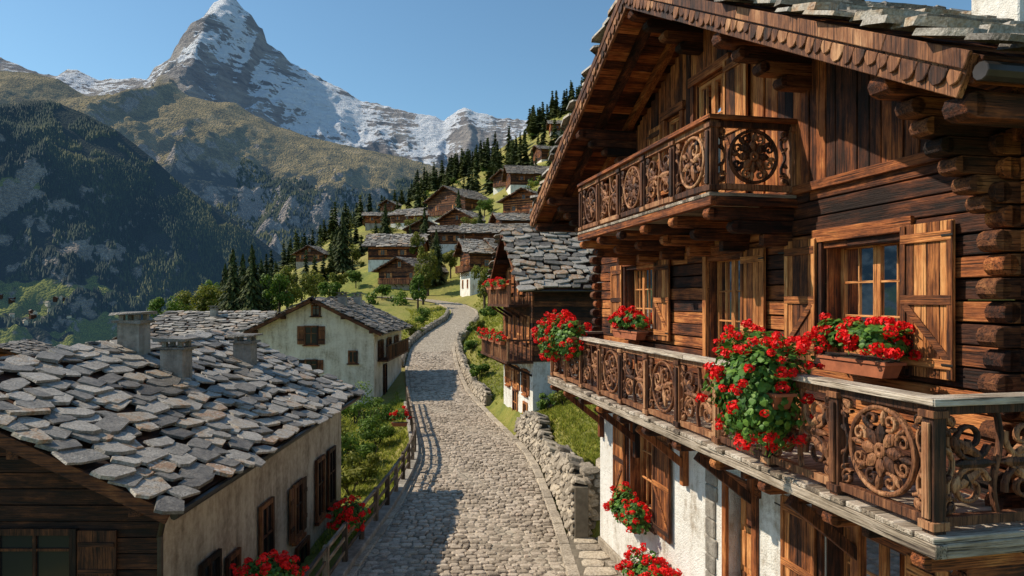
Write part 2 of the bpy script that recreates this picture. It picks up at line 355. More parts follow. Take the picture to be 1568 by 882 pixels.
# ------------------------------------------------------------------ slates
def slab(mb,c,a,s,nn,wa,ws,th,mat,t=None,n=9,irr=.22,e=.7,aj=0.):
    vs=[];jit=[U(1.02-irr,1.06) for _ in range(n)]; rot=U(-.35,.35); aa=[U(-aj,aj)/n for _ in range(n)]
    for lvl in (0,1):
        for k in range(n):
            an=2*math.pi*k/n+rot+aa[k]*6.28; ca,sa=math.cos(an),math.sin(an)
            px=math.copysign(abs(ca)**e,ca)*jit[k]; py=math.copysign(abs(sa)**e,sa)*jit[k]
            sc=1 if lvl==0 else .965
            p=c+a*(px*wa*sc)+s*(py*ws*sc)+nn*((0 if lvl==0 else th) - py*th*.6)
            vs.append(tuple(p))
    mb.add(vs,[tuple(range(n,2*n))]+[(k,(k+1)%n,n+(k+1)%n,n+k) for k in range(n)],mat,t)
def slates(mb,O,A,S,N,La,Ls,size,mat,th=.045,ovl=1.3):
    O,A,S,N=Vector(O),Vector(A).normalized(),Vector(S).normalized(),Vector(N).normalized()
    dy_=size*.70; y=dy_*.35; ph=U(0,9)
    while y<Ls+dy_*.2:
        x=-U(0,size)*.5
        while x<La:
            w=U(.45,1.8)*size
            cx=min(max(x+w/2,.05),La)
            rotv=U(-.32,.32); a=(A*math.cos(rotv)+S*math.sin(rotv)); s2=(S*math.cos(rotv)-A*math.sin(rotv))
            n2=(N+A*U(-.08,.08)+S*U(-.08,.08)).normalized()
            yo=.22*size*math.sin(cx*1.1+ph)+.12*size*math.sin(cx*2.7+ph*2+y)
            yv=min(max(y+yo+U(-.2,.2)*size,.0),Ls)
            t_=R()
            slab(mb,O+A*cx+S*yv+N*(.03+U(0,.05)),a,s2,n2,w/2*U(.98,1.14),dy_/2*ovl*U(.8,1.25),th*U(.7,1.6),mat,t_ if t_<.93 else U(.85,1),random.choice((6,7,8)),.26,.52,.38)
            x+=w*.97
        y+=dy_*U(.88,1.1)

# ------------------------------------------------------------------ openings helper
def wall_open(mb,x0,x1,z0,z1,y0,y1,ops,mat,t=None):
    xs=sorted(set([x0,x1]+[min(max(v,x0),x1) for o in ops for v in o[:2]])); zs=sorted(set([z0,z1]+[min(max(v,z0),z1) for o in ops for v in o[2:4]]))
    for i in range(len(xs)-1):
        for k in range(len(zs)-1):
            cx=(xs[i]+xs[i+1])/2;cz=(zs[k]+zs[k+1])/2
            if any(o[0]<cx<o[1] and o[2]<cz<o[3] for o in ops): continue
            mb.box(xs[i],xs[i+1],y0,y1,zs[k],zs[k+1],mat,.5 if t is None else t)
def cuts(a,b,ops,zc):
    seg=[(a,b)]
    for o in ops:
        if o[2]<zc<o[3]:
            ns=[]
            for s,e in seg:
                if o[1]<=s or o[0]>=e: ns.append((s,e)); continue
                if o[0]>s: ns.append((s,o[0]))
                if o[1]<e: ns.append((o[1],e))
            seg=ns
    return seg
def shutter(mb,x0,x1,z0,z1,y,flip=False,mv=sv,mh=sh):
    n=4;w=(x1-x0)/n
    for i in range(n): mb.box(x0+i*w+.004,x0+(i+1)*w-.004,y,y+.025,z0,z1,mv)
    for zz in (z0+.1,z1-.2,(z0+z1)/2-.05): mb.box(x0+.01,x1-.01,y+.027,y+.05,zz,zz+.1,mh)
    for xx in (x0+.0,x1-.07): mb.box(xx,xx+.07,y+.029,y+.045,z0+.01,z1-.01,mv)
    a=(x0+.06,y+.038,z0+.2);b_=(x1-.06,y+.038,(z0+z1)/2-.05)
    if flip: a,b_=(a[0],a[1],b_[2]),(b_[0],b_[1],a[2])
    mb.beam(a,b_,.018,.08,mh)
    for zz in (z0+.15,z1-.15): mb.box((x1 if flip else x0)-.02,(x1 if flip else x0)+.12,y+.052,y+.06,zz-.012,zz+.012,iron)
def window(mb,x0,x1,z0,z1,yw,r=.26,door=False,bars=3,cols=2,fm=sv,fh=sh,cas=True,curt=True):
    if cas:
        for xa,xb in ((x0-.11,x0),(x1,x1+.11)): mb.box(xa,xb,yw-.02,yw+.05,z0-(0 if door else .02),z1,wv)
        mb.box(x0-.17,x1+.17,yw-.02,yw+.07,z1,z1+.16,wh,.65)
        if not door: mb.box(x0-.16,x1+.16,yw-.02,yw+.09,z0-.1,z0-.02,wh)
    mb.box(x0,x0+.03,yw-r,yw-.021,z0,z1,wv);mb.box(x1-.03,x1,yw-r,yw-.021,z0,z1,wv);mb.box(x0+.03,x1-.03,yw-r,yw-.021,z1-.03,z1,wh);mb.box(x0+.03,x1-.03,yw-r,yw-.021,z0,z0+.03,wh)
    y0,y1=yw-r+.0,yw-r+.05; a0,a1=x0+.03,x1-.03; b0,b1=z0+.03,z1-.03
    w=(a1-a0)/cols
    for i in range(cols):
        c0,c1=a0+i*w,a0+(i+1)*w
        mb.box(c0,c0+.06,y0,y1,b0,b1,fm,.9);mb.box(c1-.06,c1,y0,y1,b0,b1,fm,.85)
        bot=.5 if door else .07
        mb.box(c0+.06,c1-.06,y0,y1,b0,b0+bot,fh,.85);mb.box(c0+.06,c1-.06,y0,y1,b1-.07,b1,fh,.9)
        for k in range(1,bars):
            zz=b0+bot+(b1-.07-b0-bot)*k/bars; mb.box(c0+.06,c1-.06,y0+.01,y1-.008,zz-.014,zz+.014,fh,.9)
        mb.box((c0+c1)/2-.012,(c0+c1)/2+.012,y0+.012,y1-.01,b0+bot,b1-.07,fm,.9)
        mb.add([(c0+.06,y0+.02,b0+bot),(c1-.06,y0+.02,b0+bot),(c1-.06,y0+.02,b1-.07),(c0+.06,y0+.02,b1-.07)],[(0,1,2,3)],glass,.5)
    if curt:
        for s_ in (0,1):
            n=9; cw=(a1-a0)*.38; vs=[]
            for k in range(n):
                xx=(a0+cw*k/(n-1)) if s_==0 else (a1-cw*k/(n-1))
                vs+=[(xx,y0-.04+.02*math.sin(k*2.2),b0),(xx,y0-.04+.02*math.sin(k*2.2),b1)]
            mb.add(vs,[(2*k,2*k+2,2*k+3,2*k+1) for k in range(n-1)],curtain,.5)
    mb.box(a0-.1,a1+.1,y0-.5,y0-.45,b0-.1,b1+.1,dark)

# ------------------------------------------------------------------ carving
def spiral(cx,cz,r0,r1,a0,turns,n=22):
    return [(cx+(r0+(r1-r0)*i/n)*math.cos(a0+turns*2*math.pi*i/n),cz+(r0+(r1-r0)*i/n)*math.sin(a0+turns*2*math.pi*i/n)) for i in range(n+1)]
def leaf(mb,cx,cz,ang,L,w,y0,y1,mat):
    pts=[(0,0),(.25,.7),(.55,1),(.8,.6),(1,0),(.8,-.6),(.55,-1),(.25,-.7)]
    ca,sa=math.cos(ang),math.sin(ang)
    P_=[(cx+p*L*ca-q*w/2*sa,cz+p*L*sa+q*w/2*ca) for p,q in pts]
    n=len(P_); vs=[(x,y0,z) for x,z in P_]+[(x,y1,z) for x,z in P_]+[(cx+.5*L*ca,y1+(y1-y0)*.5,cz+.5*L*sa)]
    mb.add(vs,[tuple(range(n))]+[(k,n+k,n+(k+1)%n,(k+1)%n) for k in range(n)]+[(n+k,2*n,n+(k+1)%n) for k in range(n)],mat)
def carve(mb,x0,x1,z0,z1,y0,y1,kind,mat=None):
    mat=mat or cv; cx,cz=(x0+x1)/2,(z0+z1)/2; w,h=x1-x0,z1-z0; R0=min(w,h)/2-.02
    circ=lambda r,n=28:[(cx+r*math.cos(2*math.pi*k/n),cz+r*math.sin(2*math.pi*k/n)) for k in range(n)]
    if kind==0:
        mb.ribbon(circ(R0-.01),.042,.042,y0,y1,mat,closed=True)
        for k in range(8):
            a=k*math.pi/4; leaf(mb,cx+.05*math.cos(a),cz+.05*math.sin(a),a,R0*.5,.115,y0,y1,mat)
            mb.ribbon(spiral(cx+R0*.72*math.cos(a+.39),cz+R0*.72*math.sin(a+.39),R0*.2,.015,a+.39+math.pi,1.2 if k%2 else -1.2,16),.032,.02,y0,y1,mat)
            leaf(mb,cx+R0*.55*math.cos(a+.1),cz+R0*.55*math.sin(a+.1),a+.1,R0*.4,.06,y0,y1,mat)
        mb.ribbon(circ(.045,12),.05,.05,y0,y1+.008,mat,closed=True)
    elif kind==1:
        mb.ribbon(circ(R0-.01),.04,.04,y0,y1,mat,closed=True)
        for k in range(4):
            a=k*math.pi/2+.5
            mb.ribbon(spiral(cx+R0*.47*math.cos(a),cz+R0*.47*math.sin(a),R0*.42,.02,a+2.4,1.5,24),.042,.024,y0,y1,mat)
            leaf(mb,cx,cz,a+.8,R0*.8,.10,y0,y1,mat); leaf(mb,cx+R0*.5*math.cos(a),cz+R0*.5*math.sin(a),a,R0*.4,.09,y0,y1,mat)
    else:
        mb.ribbon([(cx+.035*math.sin(t_*6.28),z0+h*t_) for t_ in np.linspace(0,1,14)],.04,.035,y0,y1,mat)
        for sx in (-1,1):
            for sz in (-1,1):
                mb.ribbon(spiral(cx+sx*w*.25,cz+sz*h*.24,h*.23,.018,(0 if sx<0 else math.pi)+.3*sz,1.45*sx*sz,24),.042,.024,y0,y1,mat)
                leaf(mb,cx+sx*w*.12,cz+sz*.03,math.atan2(sz*.6,sx),w*.34,.09,y0,y1,mat)
                leaf(mb,cx+sx*w*.25,cz+sz*h*.24,math.atan2(-sz,sx*.6),.14,.08,y0,y1,mat)
                leaf(mb,cx+sx*w*.36,cz+sz*h*.1,math.atan2(sz,sx*.3),.16,.07,y0,y1,mat)
            leaf(mb,cx,cz,0 if sx>0 else math.pi,w*.42,.1,y0,y1,mat)
    for sx in (-1,1):
        for sz in (-1,1):
            gx_,gz_=cx+sx*(w/2-.07),cz+sz*(h/2-.07)
            mb.ribbon(spiral(gx_,gz_,.075,.015,math.atan2(-sz,-sx),1.3*sx*sz,14),.03,.02,y0,y1,mat)
            leaf(mb,cx+sx*(w/2),cz+sz*(h/2),math.atan2(-sz,-sx),.15,.06,y0,y1,mat)
        gap=w/2-R0
        if gap>.06:
            mb.ribbon([(cx+sx*(R0+gap*.5)+.03*math.sin(t_*9.4),z0+.12+(h-.24)*t_) for t_ in np.linspace(0,1,10)],.026,.026,y0,y1,mat)
            for q in (-.22,-.08,.08,.22):
                an=.7 if q>0 else -.7
                leaf(mb,cx+sx*(R0+gap*.4),cz+q*h*1.2,an if sx>0 else math.pi-an,.11,.05,y0,y1,mat)
def balustrade(mb,L,n,zf,zt,kinds,cap=gx,first=True,last=True):
    pw_=.12; st=L/n
    for i in range(n+1):
        if (i==0 and not first) or (i==n and not last): continue
        x=i*st; mb.box(x-pw_/2,x+pw_/2,-pw_/2,pw_/2,zf-.02,zt-.06,cv)
        mb.box(x-.035,x+.035,pw_/2+.002,pw_/2+.03,zf+.12,zt-.2,cv)
        mb.box(x-.08,x+.08,-.08,.085,zt-.16,zt-.1,cv); mb.box(x-.08,x+.08,-.08,.085,zf+.03,zf+.1,cv)
    for i in range(n):
        a,b_=i*st+pw_/2,(i+1)*st-pw_/2
        mb.box(a,b_,-.035,.045,zf+.05,zf+.13,cv); mb.box(a,b_,-.035,.045,zt-.14,zt-.061,cv)
        carve(mb,a+.01,b_-.01,zf+.13,zt-.14,-.02,.025,kinds[i%len(kinds)])
    x=-.1
    while x<L+.09:
        e=min(L+.1,x+U(1.8,3.)); 
        if L+.1-e<.5: e=L+.1
        mb.box(x,e-.004,-.1+U(-.004,.004),.11+U(-.006,.006),zt-.06,zt+U(-.003,.003),cap,U(.4,1)); x=e

# ------------------------------------------------------------------ MAIN CHALET
CM=frame(3.4,5.5,0,102.12)
chalet=empty('carved_timber_chalet',CM)
WY_=-1.2; AP=6.2; AZ=5.3; SN,SF=.52,.46; UN,UF=-.55,12.95
def rtop(u): return AZ-(SN*(AP-u) if u<AP else SF*(u-AP))
opsL=[(1.65,2.95,-.72,.72),(4.85,5.95,-1.87,.72),(8.05,9.65,-.72,.72)]
opsG=[(5.35,6.4,1.45,3.75),(6.95,7.6,2.1,3.45)]
opsB=[(1.6,3.0,-4.4,-2.75),(4.6,5.35,-6.3,-2.95),(8.2,9.6,-4.6,-2.65)]
mb=MB()
z=-1.95; hh=.215; k=0
while z<1.45:
    for s,e in cuts(.35,11.6,opsL,z+.1):
        x=s
        while x<e-.01:
            L=U(1.6,4.2); x2=min(e,x+L)
            if e-x2<.7: x2=e
            d=U(-.02,.025); mb.box(x+.003,x2-.003,WY_-.28,WY_+d,z+.008+U(-.004,.004),z+hh-.010+U(-.004,.004),wh,j=.004)
            x=x2
    for uc in (.42,11.42):
        e_=WY_+(.22 if k%2 else .15)+U(-.02,.02); mb.box(uc-.09,uc+.11,WY_-.1,e_-.07,z+.012,z+hh-.014,dy,U(.3,1))
        mb.cyl((uc-.09,e_-.08,z+hh/2),(uc+.11,e_-.08,z+hh/2),.098,.098,10,dy if k%2 else wy,U(.1,.8))
    mb.box(.06+U(-.03,.03),.35,WY_-.24,WY_-.03,z+.01,z+hh-.01,wh)
    z+=hh; k+=1
z=-1.95
while z<2.0:
    mb.box(.42,.62,-9.5,WY_-.28,z+.004,z+hh-.006,wy); mb.box(11.2,11.42,-9.5,WY_-.28,z+.004,z+hh-.006,wy); mb.box(.6,11.2,-9.6,-9.4,z+.004,z+hh-.006,wh); z+=hh
u=.4
while u<11.55:
    w=U(.12,.22); u2=min(u+w,11.6); um=(u+u2)/2; top=min(rtop(u),rtop(u2))-.32
    segs=[(1.5,top)]
    for o in opsG:
        if o[0]<um<o[1]:
            ns=[]
            for s,e in segs:
                if o[2]>s: ns.append((s,o[2]))
                if o[3]<e: ns.append((o[3],e))
            segs=ns
    for s,e in segs:
        if e-s>.05: mb.box(u+.005,u2-.005,WY_-.12,WY_+U(-.018,.018),s,e,wv)
    u=u2
mb.box(.3,11.65,WY_-.1,WY_+.06,1.40,1.52,wh,.5)
mb.build('timber_walls',chalet,bevel=.008)
mb=MB()
wall_open(mb,.45,11.5,-7.2,-1.96,WY_-.42,WY_-.04,opsB,pw)
mb.box(.45,.85,-9.5,WY_-.42,-7.2,-1.96,pw,.5);mb.box(11.1,11.5,-9.5,WY_-.42,-7.2,-1.96,pw,.5);mb.box(.85,11.1,-9.5,-9.1,-7.2,-1.96,pw,.5)
mb.box(.6,11.3,-9.4,WY_-.45,-2.1,-1.98,dh); mb.box(.6,11.3,-9.4,WY_-.3,1.3,1.38,dh)
mb.build('plaster_base',chalet)
mb=MB(); z=-7
while z<-2.3:
    hq=U(.26,.36); mb.box(5.75-(.06 if int(z*10)%2 else 0),6.05,WY_-.041,WY_+.01,z,z+hq-.01,pg,.6); z+=hq
mb.box(.44,11.52,WY_-.05,WY_+.02,-7,-5.9,rub,.5)
mb.build('stone_quoins',chalet,bevel=.02)
mb=MB()
window(mb,1.65,2.95,-.72,.72,WY_,.26,False,3,2); window(mb,4.85,5.95,-1.87,.72,WY_,.2,True,4,2); window(mb,8.05,9.65,-.72,.72,WY_,.22,False,3,3)
window(mb,5.35,6.4,1.45,3.75,WY_,.1,True,3,2); window(mb,6.95,7.6,2.1,3.45,WY_,.1,False,3,1)
window(mb,1.6,3.0,-4.4,-2.75,WY_-.04,.3,False,3,2); window(mb,8.2,9.6,-4.6,-2.65,WY_-.04,.3,False,3,2)
mb.box(4.6,5.35,WY_-.3,WY_-.25,-6.3,-2.95,sv,.8)
for i in range(4):
    for j_ in range(5): mb.box(4.66+.17*i,4.79+.17*i,WY_-.25,WY_-.225,-6.2+.65*j_,-5.65+.65*j_,sv)
mb.box(4.48,4.6,WY_-.3,WY_+.02,-6.3,-2.95,wv);mb.box(5.35,5.47,WY_-.3,WY_+.02,-6.3,-2.95,wv);mb.box(4.42,5.53,WY_-.3,WY_+.04,-2.95,-2.78,wh)
shutter(mb,.93,1.6,-.8,.78,WY_+.055); shutter(mb,3.02,3.66,-.8,.78,WY_+.055,True)
shutter(mb,4.15,4.78,-1.6,.74,WY_+.055); shutter(mb,7.3,7.98,-.8,.76,WY_+.055); shutter(mb,9.73,10.4,-.8,.76,WY_+.055,True)
shutter(mb,4.62,5.3,1.5,3.8,WY_+.055); shutter(mb,7.68,8.2,2.05,3.4,WY_+.055,True)
shutter(mb,7.35,8.12,-4.65,-2.65,WY_+.02); shutter(mb,9.68,10.35,-4.65,-2.65,WY_+.02,True); shutter(mb,3.07,3.8,-4.5,-2.7,WY_+.02,True); shutter(mb,.85,1.55,-4.5,-2.7,WY_+.02)
mb.build('windows_and_shutters',chalet,bevel=.005)
mb=MB()
ZF=-1.88;ZT=-.79
u=-.12
while u<11.45:
    w=U(.16,.24); mb.box(u,u+w-.008,WY_+.0,.13+U(-.02,.02),ZF-.05,ZF+U(-.006,.006),gy); u+=w
mb.box(-.14,11.47,.0,.12,ZF-.17,ZF-.052,gx,.5,j=.006); mb.box(-.13,-.02,WY_,.0,ZF-.17,ZF-.052,gy,.5); mb.box(-.1,11.4,-.9,-.78,ZF-.2,ZF-.052,dh)
for i in range(11):
    u=.08+i*1.12
    mb.box(u-.07,u+.07,WY_,.02,ZF-.33,ZF-.175,wy); mb.cyl((u-.07,.02,ZF-.25),(u+.07,.02,ZF-.25),.077,.077,8,wy)
    mb.box(u-.055,u+.055,WY_+.0,-.35,ZF-.47,ZF-.335,wy)
    if i%2==0: mb.beam((u,WY_+.0,ZF-1.15),(u,-.28,ZF-.42),.11,.13,wv); mb.box(u-.07,u+.07,WY_-.04,WY_+.08,ZF-1.5,ZF-.47,wv)
mb.build('lower_balcony_floor',chalet,bevel=.008)
mb=MB()
balustrade(mb,11.3,10,ZF,ZT,[0,2,1,2,1,2,1,2,1,2])
mb.M=Matrix.Translation((0,-1.2,0))@Matrix.Rotation(math.radians(90),4,'Z'); balustrade(mb,1.2,1,ZF,ZT,[2],gy,last=False)
mb.M=Matrix.Translation((11.3,0,0))@Matrix.Rotation(math.radians(-90),4,'Z'); balustrade(mb,1.2,1,ZF,ZT,[2],gy,first=False)
mb.M=None
mb.build('lower_balcony_railing',chalet,bevel=.004)
mb=MB(); ZF2=1.4;ZT2=2.42
u=3.5
while u<9.1:
    w=U(.16,.24); mb.box(u,min(u+w,9.15)-.008,WY_,.1,ZF2-.05,ZF2,gy); u+=w
mb.box(3.48,9.16,.0,.09,ZF2-.17,ZF2-.052,wh,.6); mb.box(3.48,3.56,WY_,.0,ZF2-.17,ZF2-.052,wy,.4)
for i in range(6):
    u=3.65+i*1.07
    mb.box(u-.08,u+.08,WY_,-.0,ZF2-.34,ZF2-.175,wy); mb.cyl((u-.08,.0,ZF2-.26),(u+.08,.0,ZF2-.26),.08,.08,8,wy)
    mb.box(u-.07,u+.07,WY_,-.35,ZF2-.52,ZF2-.345,wy); mb.cyl((u-.07,-.35,ZF2-.43),(u+.07,-.35,ZF2-.43),.086,.086,8,wy)
    mb.box(u-.06,u+.06,WY_,-.75,ZF2-.68,ZF2-.525,wy)
mb.build('upper_balcony_floor',chalet,bevel=.008)
mb=MB(); mb.M=Matrix.Translation((3.6,0,0)); balustrade(mb,5.45,5,ZF2,ZT2,[1,2,0,2,1],wh)
mb.M=Matrix.Translation((3.6,-1.2,0))@Matrix.Rotation(math.radians(90),4,'Z'); balustrade(mb,1.2,1,ZF2,ZT2,[0],wy,last=False)
mb.M=Matrix.Translation((9.05,0,0))@Matrix.Rotation(math.radians(-90),4,'Z'); balustrade(mb,1.2,1,ZF2,ZT2,[0],wy,first=False)
mb.M=None; mb.build('upper_balcony_railing',chalet,bevel=.004)
mb=MB(); VB=.12
for side in (0,1):
    sl=SN if side==0 else SF; sg=-1 if side==0 else 1; ue=UN if side==0 else UF
    L=abs(ue-AP)*math.sqrt(1+sl*sl); c_=1/math.sqrt(1+sl*sl); s_=sl*c_
    O=Vector((AP,0,AZ)); D=Vector((sg*c_,0,-s_)); N=Vector((sg*s_,0,c_)); Y=Vector((0,1,0))
    def RB(d0,d1,y0,y1,n0,n1,mat,t=None):
        vs=[tuple(O+D*d+Y*y_+N*n_) for n_ in (n0,n1) for y_ in (y0,y1) for d in (d0,d1)]
        mb.add(vs,[(0,2,3,1),(4,5,7,6),(0,1,5,4),(1,3,7,5),(3,2,6,7),(2,0,4,6)],mat,t)
    d=0
    while d<L:
        w=U(.16,.24); RB(d+.003,min(d+w,L)-.003,-9.9,VB,-.13,-.09,wy); d+=w
    y_=VB-.55
    while y_>-9.5: RB(0.05,L-.08,y_-.07,y_+.07,-.30,-.131,wh); y_-=.62 if y_>-1.2 else 1.2
    d=0
    while d<L:
        e=min(L,d+U(1.8,3)); RB(d,e-.005,VB+.002,VB+.06+U(-.004,.006),-.34+U(-.008,.008),-.02,cv,U(.1,.7)); RB(d,e-.005,VB+.067,VB+.10,-.13,.0,cv,U(.3,.9)); d=e
    d=.1
    while d<L-.1:
        dz=U(-.03,.03); wd=U(.11,.19)
        pts=[(0,0),(wd,0),(wd,-.06),(wd*.85,-.11+dz),(wd*.5,-.14+dz),(wd*.15,-.11+dz),(0,-.06)]
        vs=[tuple(O+D*(d+a)+Y*yq+N*(-.15+b_)) for yq in (VB+.068,VB+.085+U(0,.01)) for a,b_ in pts]; nn=7
        mb.add(vs,[tuple(range(nn)),tuple(range(2*nn-1,nn-1,-1))]+[(q,nn+q,nn+(q+1)%nn,(q+1)%nn) for q in range(nn)],cv); d+=wd+.008
    RB(L-.02,L+.03,-9.9,VB,-.22,-.02,wy,.4)
    mb.cyl(tuple(O+D*(L+.1)+N*-.12+Y*(VB+.05)),tuple(O+D*(L+.1)+N*-.12+Y*-9.8),.07,.07,10,gutter)
for u in (AP,3.3,9.15,.5,11.5,-.3,12.65):
    zt=rtop(u)-.36
    mb.box(u-.11,u+.11,-9.5,VB-.1,zt-.2,zt,wy,.3); mb.cyl((u-.11,VB-.1,zt-.1),(u+.11,VB-.1,zt-.1),.1,.1,8,wy,.3)
    if .3<u<12:
        nt_=3 if u not in (.5,11.5) else 6
        for i in range(nt_):
            e=WY_+1.05-i*(.9/nt_); zz=zt-.2-(i+1)*.165
            mb.box(u-.1,u+.1,WY_-.1,e-.08,zz,zz+.158,dy); mb.cyl((u-.1,e-.08,zz+.079),(u+.1,e-.08,zz+.079),.079,.079,8,dy)
mb.build('roof_timbers',chalet,bevel=.006)
mb=MB()
for side in (0,1):
    sl=SN if side==0 else SF; sg=-1 if side==0 else 1; ue=UN if side==0 else UF
    L=abs(ue-AP)*math.sqrt(1+sl*sl); c_=1/math.sqrt(1+sl*sl); s_=sl*c_
    O=Vector((AP,0,AZ)); D=Vector((sg*c_,0,-s_)); N=Vector((sg*s_,0,c_))
    slates(mb,O+D*(L+.08)+Vector((0,VB+.06,0)),(0,-1,0),-D,N,10.0,L+.05,.48,slate,.05,1.4)
mb.build('roof_slates',chalet)
mb=MB()
mb.box(3.4,4.2,-5.3,-4.7,3.,5.85,pw,.5); mb.box(3.3,4.3,-5.4,-4.6,5.85,5.93,slate,.5)
mb.build('chimney',chalet,bevel=.02)

# ------------------------------------------------------------------ geraniums
def flowers(name,M,L,D,H,heads,hr=.065,box=True,droop=.0,leaves=None,boxmat=None):
    mb=MB()
    if box:
        bm=boxmat or terra; bh=.17
        vs=[]
        for z_,k_ in ((-bh,.86),(0,1.)):
            for a,b_ in ((-1,-1),(1,-1),(1,1),(-1,1)): vs.append((a*L/2*k_*.9,b_*.11*k_,z_))
        mb.add(vs,[(3,2,1,0),(0,1,5,4),(1,2,6,5),(2,3,7,6),(3,0,4,7)],bm,.5)
        mb.box(-L/2*.93,L/2*.93,-.125,.125,-.03,.0,bm,.5); mb.box(-L/2*.85,L/2*.85,-.1,.1,-.02,.008,soil,.5)
    nl=leaves or int(900*L)
    cz=(H-droop)/2; rz_=(H+droop)/2
    def shell(rr):
        while True:
            d=Vector((random.gauss(0,1),random.gauss(0,1),random.gauss(0.1,1))).normalized()
            if d.z<-.55 and droop<.3: continue
            break
        e=.8
        k=1+.15*math.sin(d.x*5+L*9)+.12*math.sin(d.z*7+d.x*3)
        return Vector((math.copysign(abs(d.x)**e,d.x)*L/2*rr*k,d.y*D*.55*rr*k,cz+d.z*rz_*rr*k)),d
    for i in range(nl):
        c,d=shell(U(.55,1.04)); s=U(.022,.048)
        nrm=(Vector((d.x,d.y,d.z+.4))+Vector((U(-.7,.7),U(-.7,.7),U(-.5,.7)))).normalized(); t1=nrm.orthogonal().normalized(); t2=nrm.cross(t1); n_=7
        vs=[tuple(c+t1*(s*math.cos(6.283*k/n_))+t2*(s*math.sin(6.283*k/n_))+nrm*(.008 if k%2 else 0)) for k in range(n_)]
        mb.add(vs,[tuple(range(n_))],gerl)
    for i in range(heads):
        c,d=shell(U(1.,1.16)); hrr=hr*U(.6,1.15)
        mb.cyl(tuple(c-Vector((c.x*.3,c.y*.6,H*.2))),tuple(c),.004,.004,3,gerl,.8)
        for k in range(40):
            d=Vector((random.gauss(0,1),random.gauss(0,1),random.gauss(.2,1))).normalized(); p=c+Vector((d.x,d.y,d.z*.8))*hrr*U(.7,1.02)
            nn=(d+Vector((U(-.5,.5),U(-.5,.5),U(-.5,.5)))).normalized(); t1=nn.orthogonal().normalized(); t1=(Matrix.Rotation(U(0,6.28),3,nn)@t1); t2=nn.cross(t1); s=hrr*U(.26,.42)
            mb.add([tuple(p-t1*s),tuple(p-t2*s*.8+nn*s*.25),tuple(p+t1*s),tuple(p+t2*s*.8+nn*s*.25)],[(0,1,2,3)],petal)
    return mb.build(name,M=M)
def onch(u,v,z,rot=0): return CM@Matrix.Translation((u,v,z))@Matrix.Rotation(math.radians(rot),4,'Z')
flowers('geranium_window_box',onch(1.95,-.88,-.66),1.2,.44,.42,50,.072)
flowers('geranium_window_box',onch(8.9,-.95,-.66),1.6,.4,.40,52,.075)
flowers('geranium_balcony_box',onch(2.15,.24,-.98),1.15,.75,.62,105,.072,droop=.62,leaves=2400)
flowers('geranium_balcony_box',onch(9.6,.2,-.8),1.3,.6,.42,60,.08,droop=.5,leaves=1300)
flowers('geranium_balcony_box',onch(10.9,.2,-.85),1.,.6,.45,50,.08,droop=.5,leaves=1000)
flowers('geranium_window_box',onch(8.9,-.95,-4.6),1.4,.5,.5,60,.07,droop=.25)
flowers('geranium_planter',onch(7.3,-.75,-5.5),1.3,.7,.65,70,.078,droop=.1)

# ------------------------------------------------------------------ generic houses
def gwin(mb,c,w,h,y=0,shut=True,fm=sv):
    x,z=c
    mb.box(x-w/2,x+w/2,y+.002,y+.02,z-h/2,z+h/2,pane,.5)
    for a in (-1,1): mb.box(x+a*w/2-.05,x+a*w/2+.05,y+.001,y+.07,z-h/2-.05,z+h/2+.05,fm)
    for a in (-1,1): mb.box(x-w/2+.05,x+w/2-.05,y+.001,y+.07,z+a*h/2-.05,z+a*h/2+.05,fm)
    mb.box(x-.025,x+.025,y+.02,y+.055,z-h/2,z+h/2,fm); mb.box(x-w/2,x+w/2,y+.02,y+.05,z+.1,z+.14,fm)
    mb.box(x-w/2-.12,x+w/2+.12,y,y+.12,z-h/2-.13,z-h/2-.051,wh)
    if shut:
        ms,mh_=(sv,sh) if fm is sv else (dv,dh)
        for a in (-1,1):
            x0=x+a*(w/2+.06+w*.25); mb.box(x0-w*.25,x0+w*.25,y+.02,y+.055,z-h/2-.02,z+h/2+.02,ms)
            mb.box(x0-w*.23,x0+w*.23,y+.056,y+.075,z-h*.3,z-h*.22,mh_);mb.box(x0-w*.23,x0+w*.23,y+.056,y+.075,z+h*.22,z+h*.3,mh_)
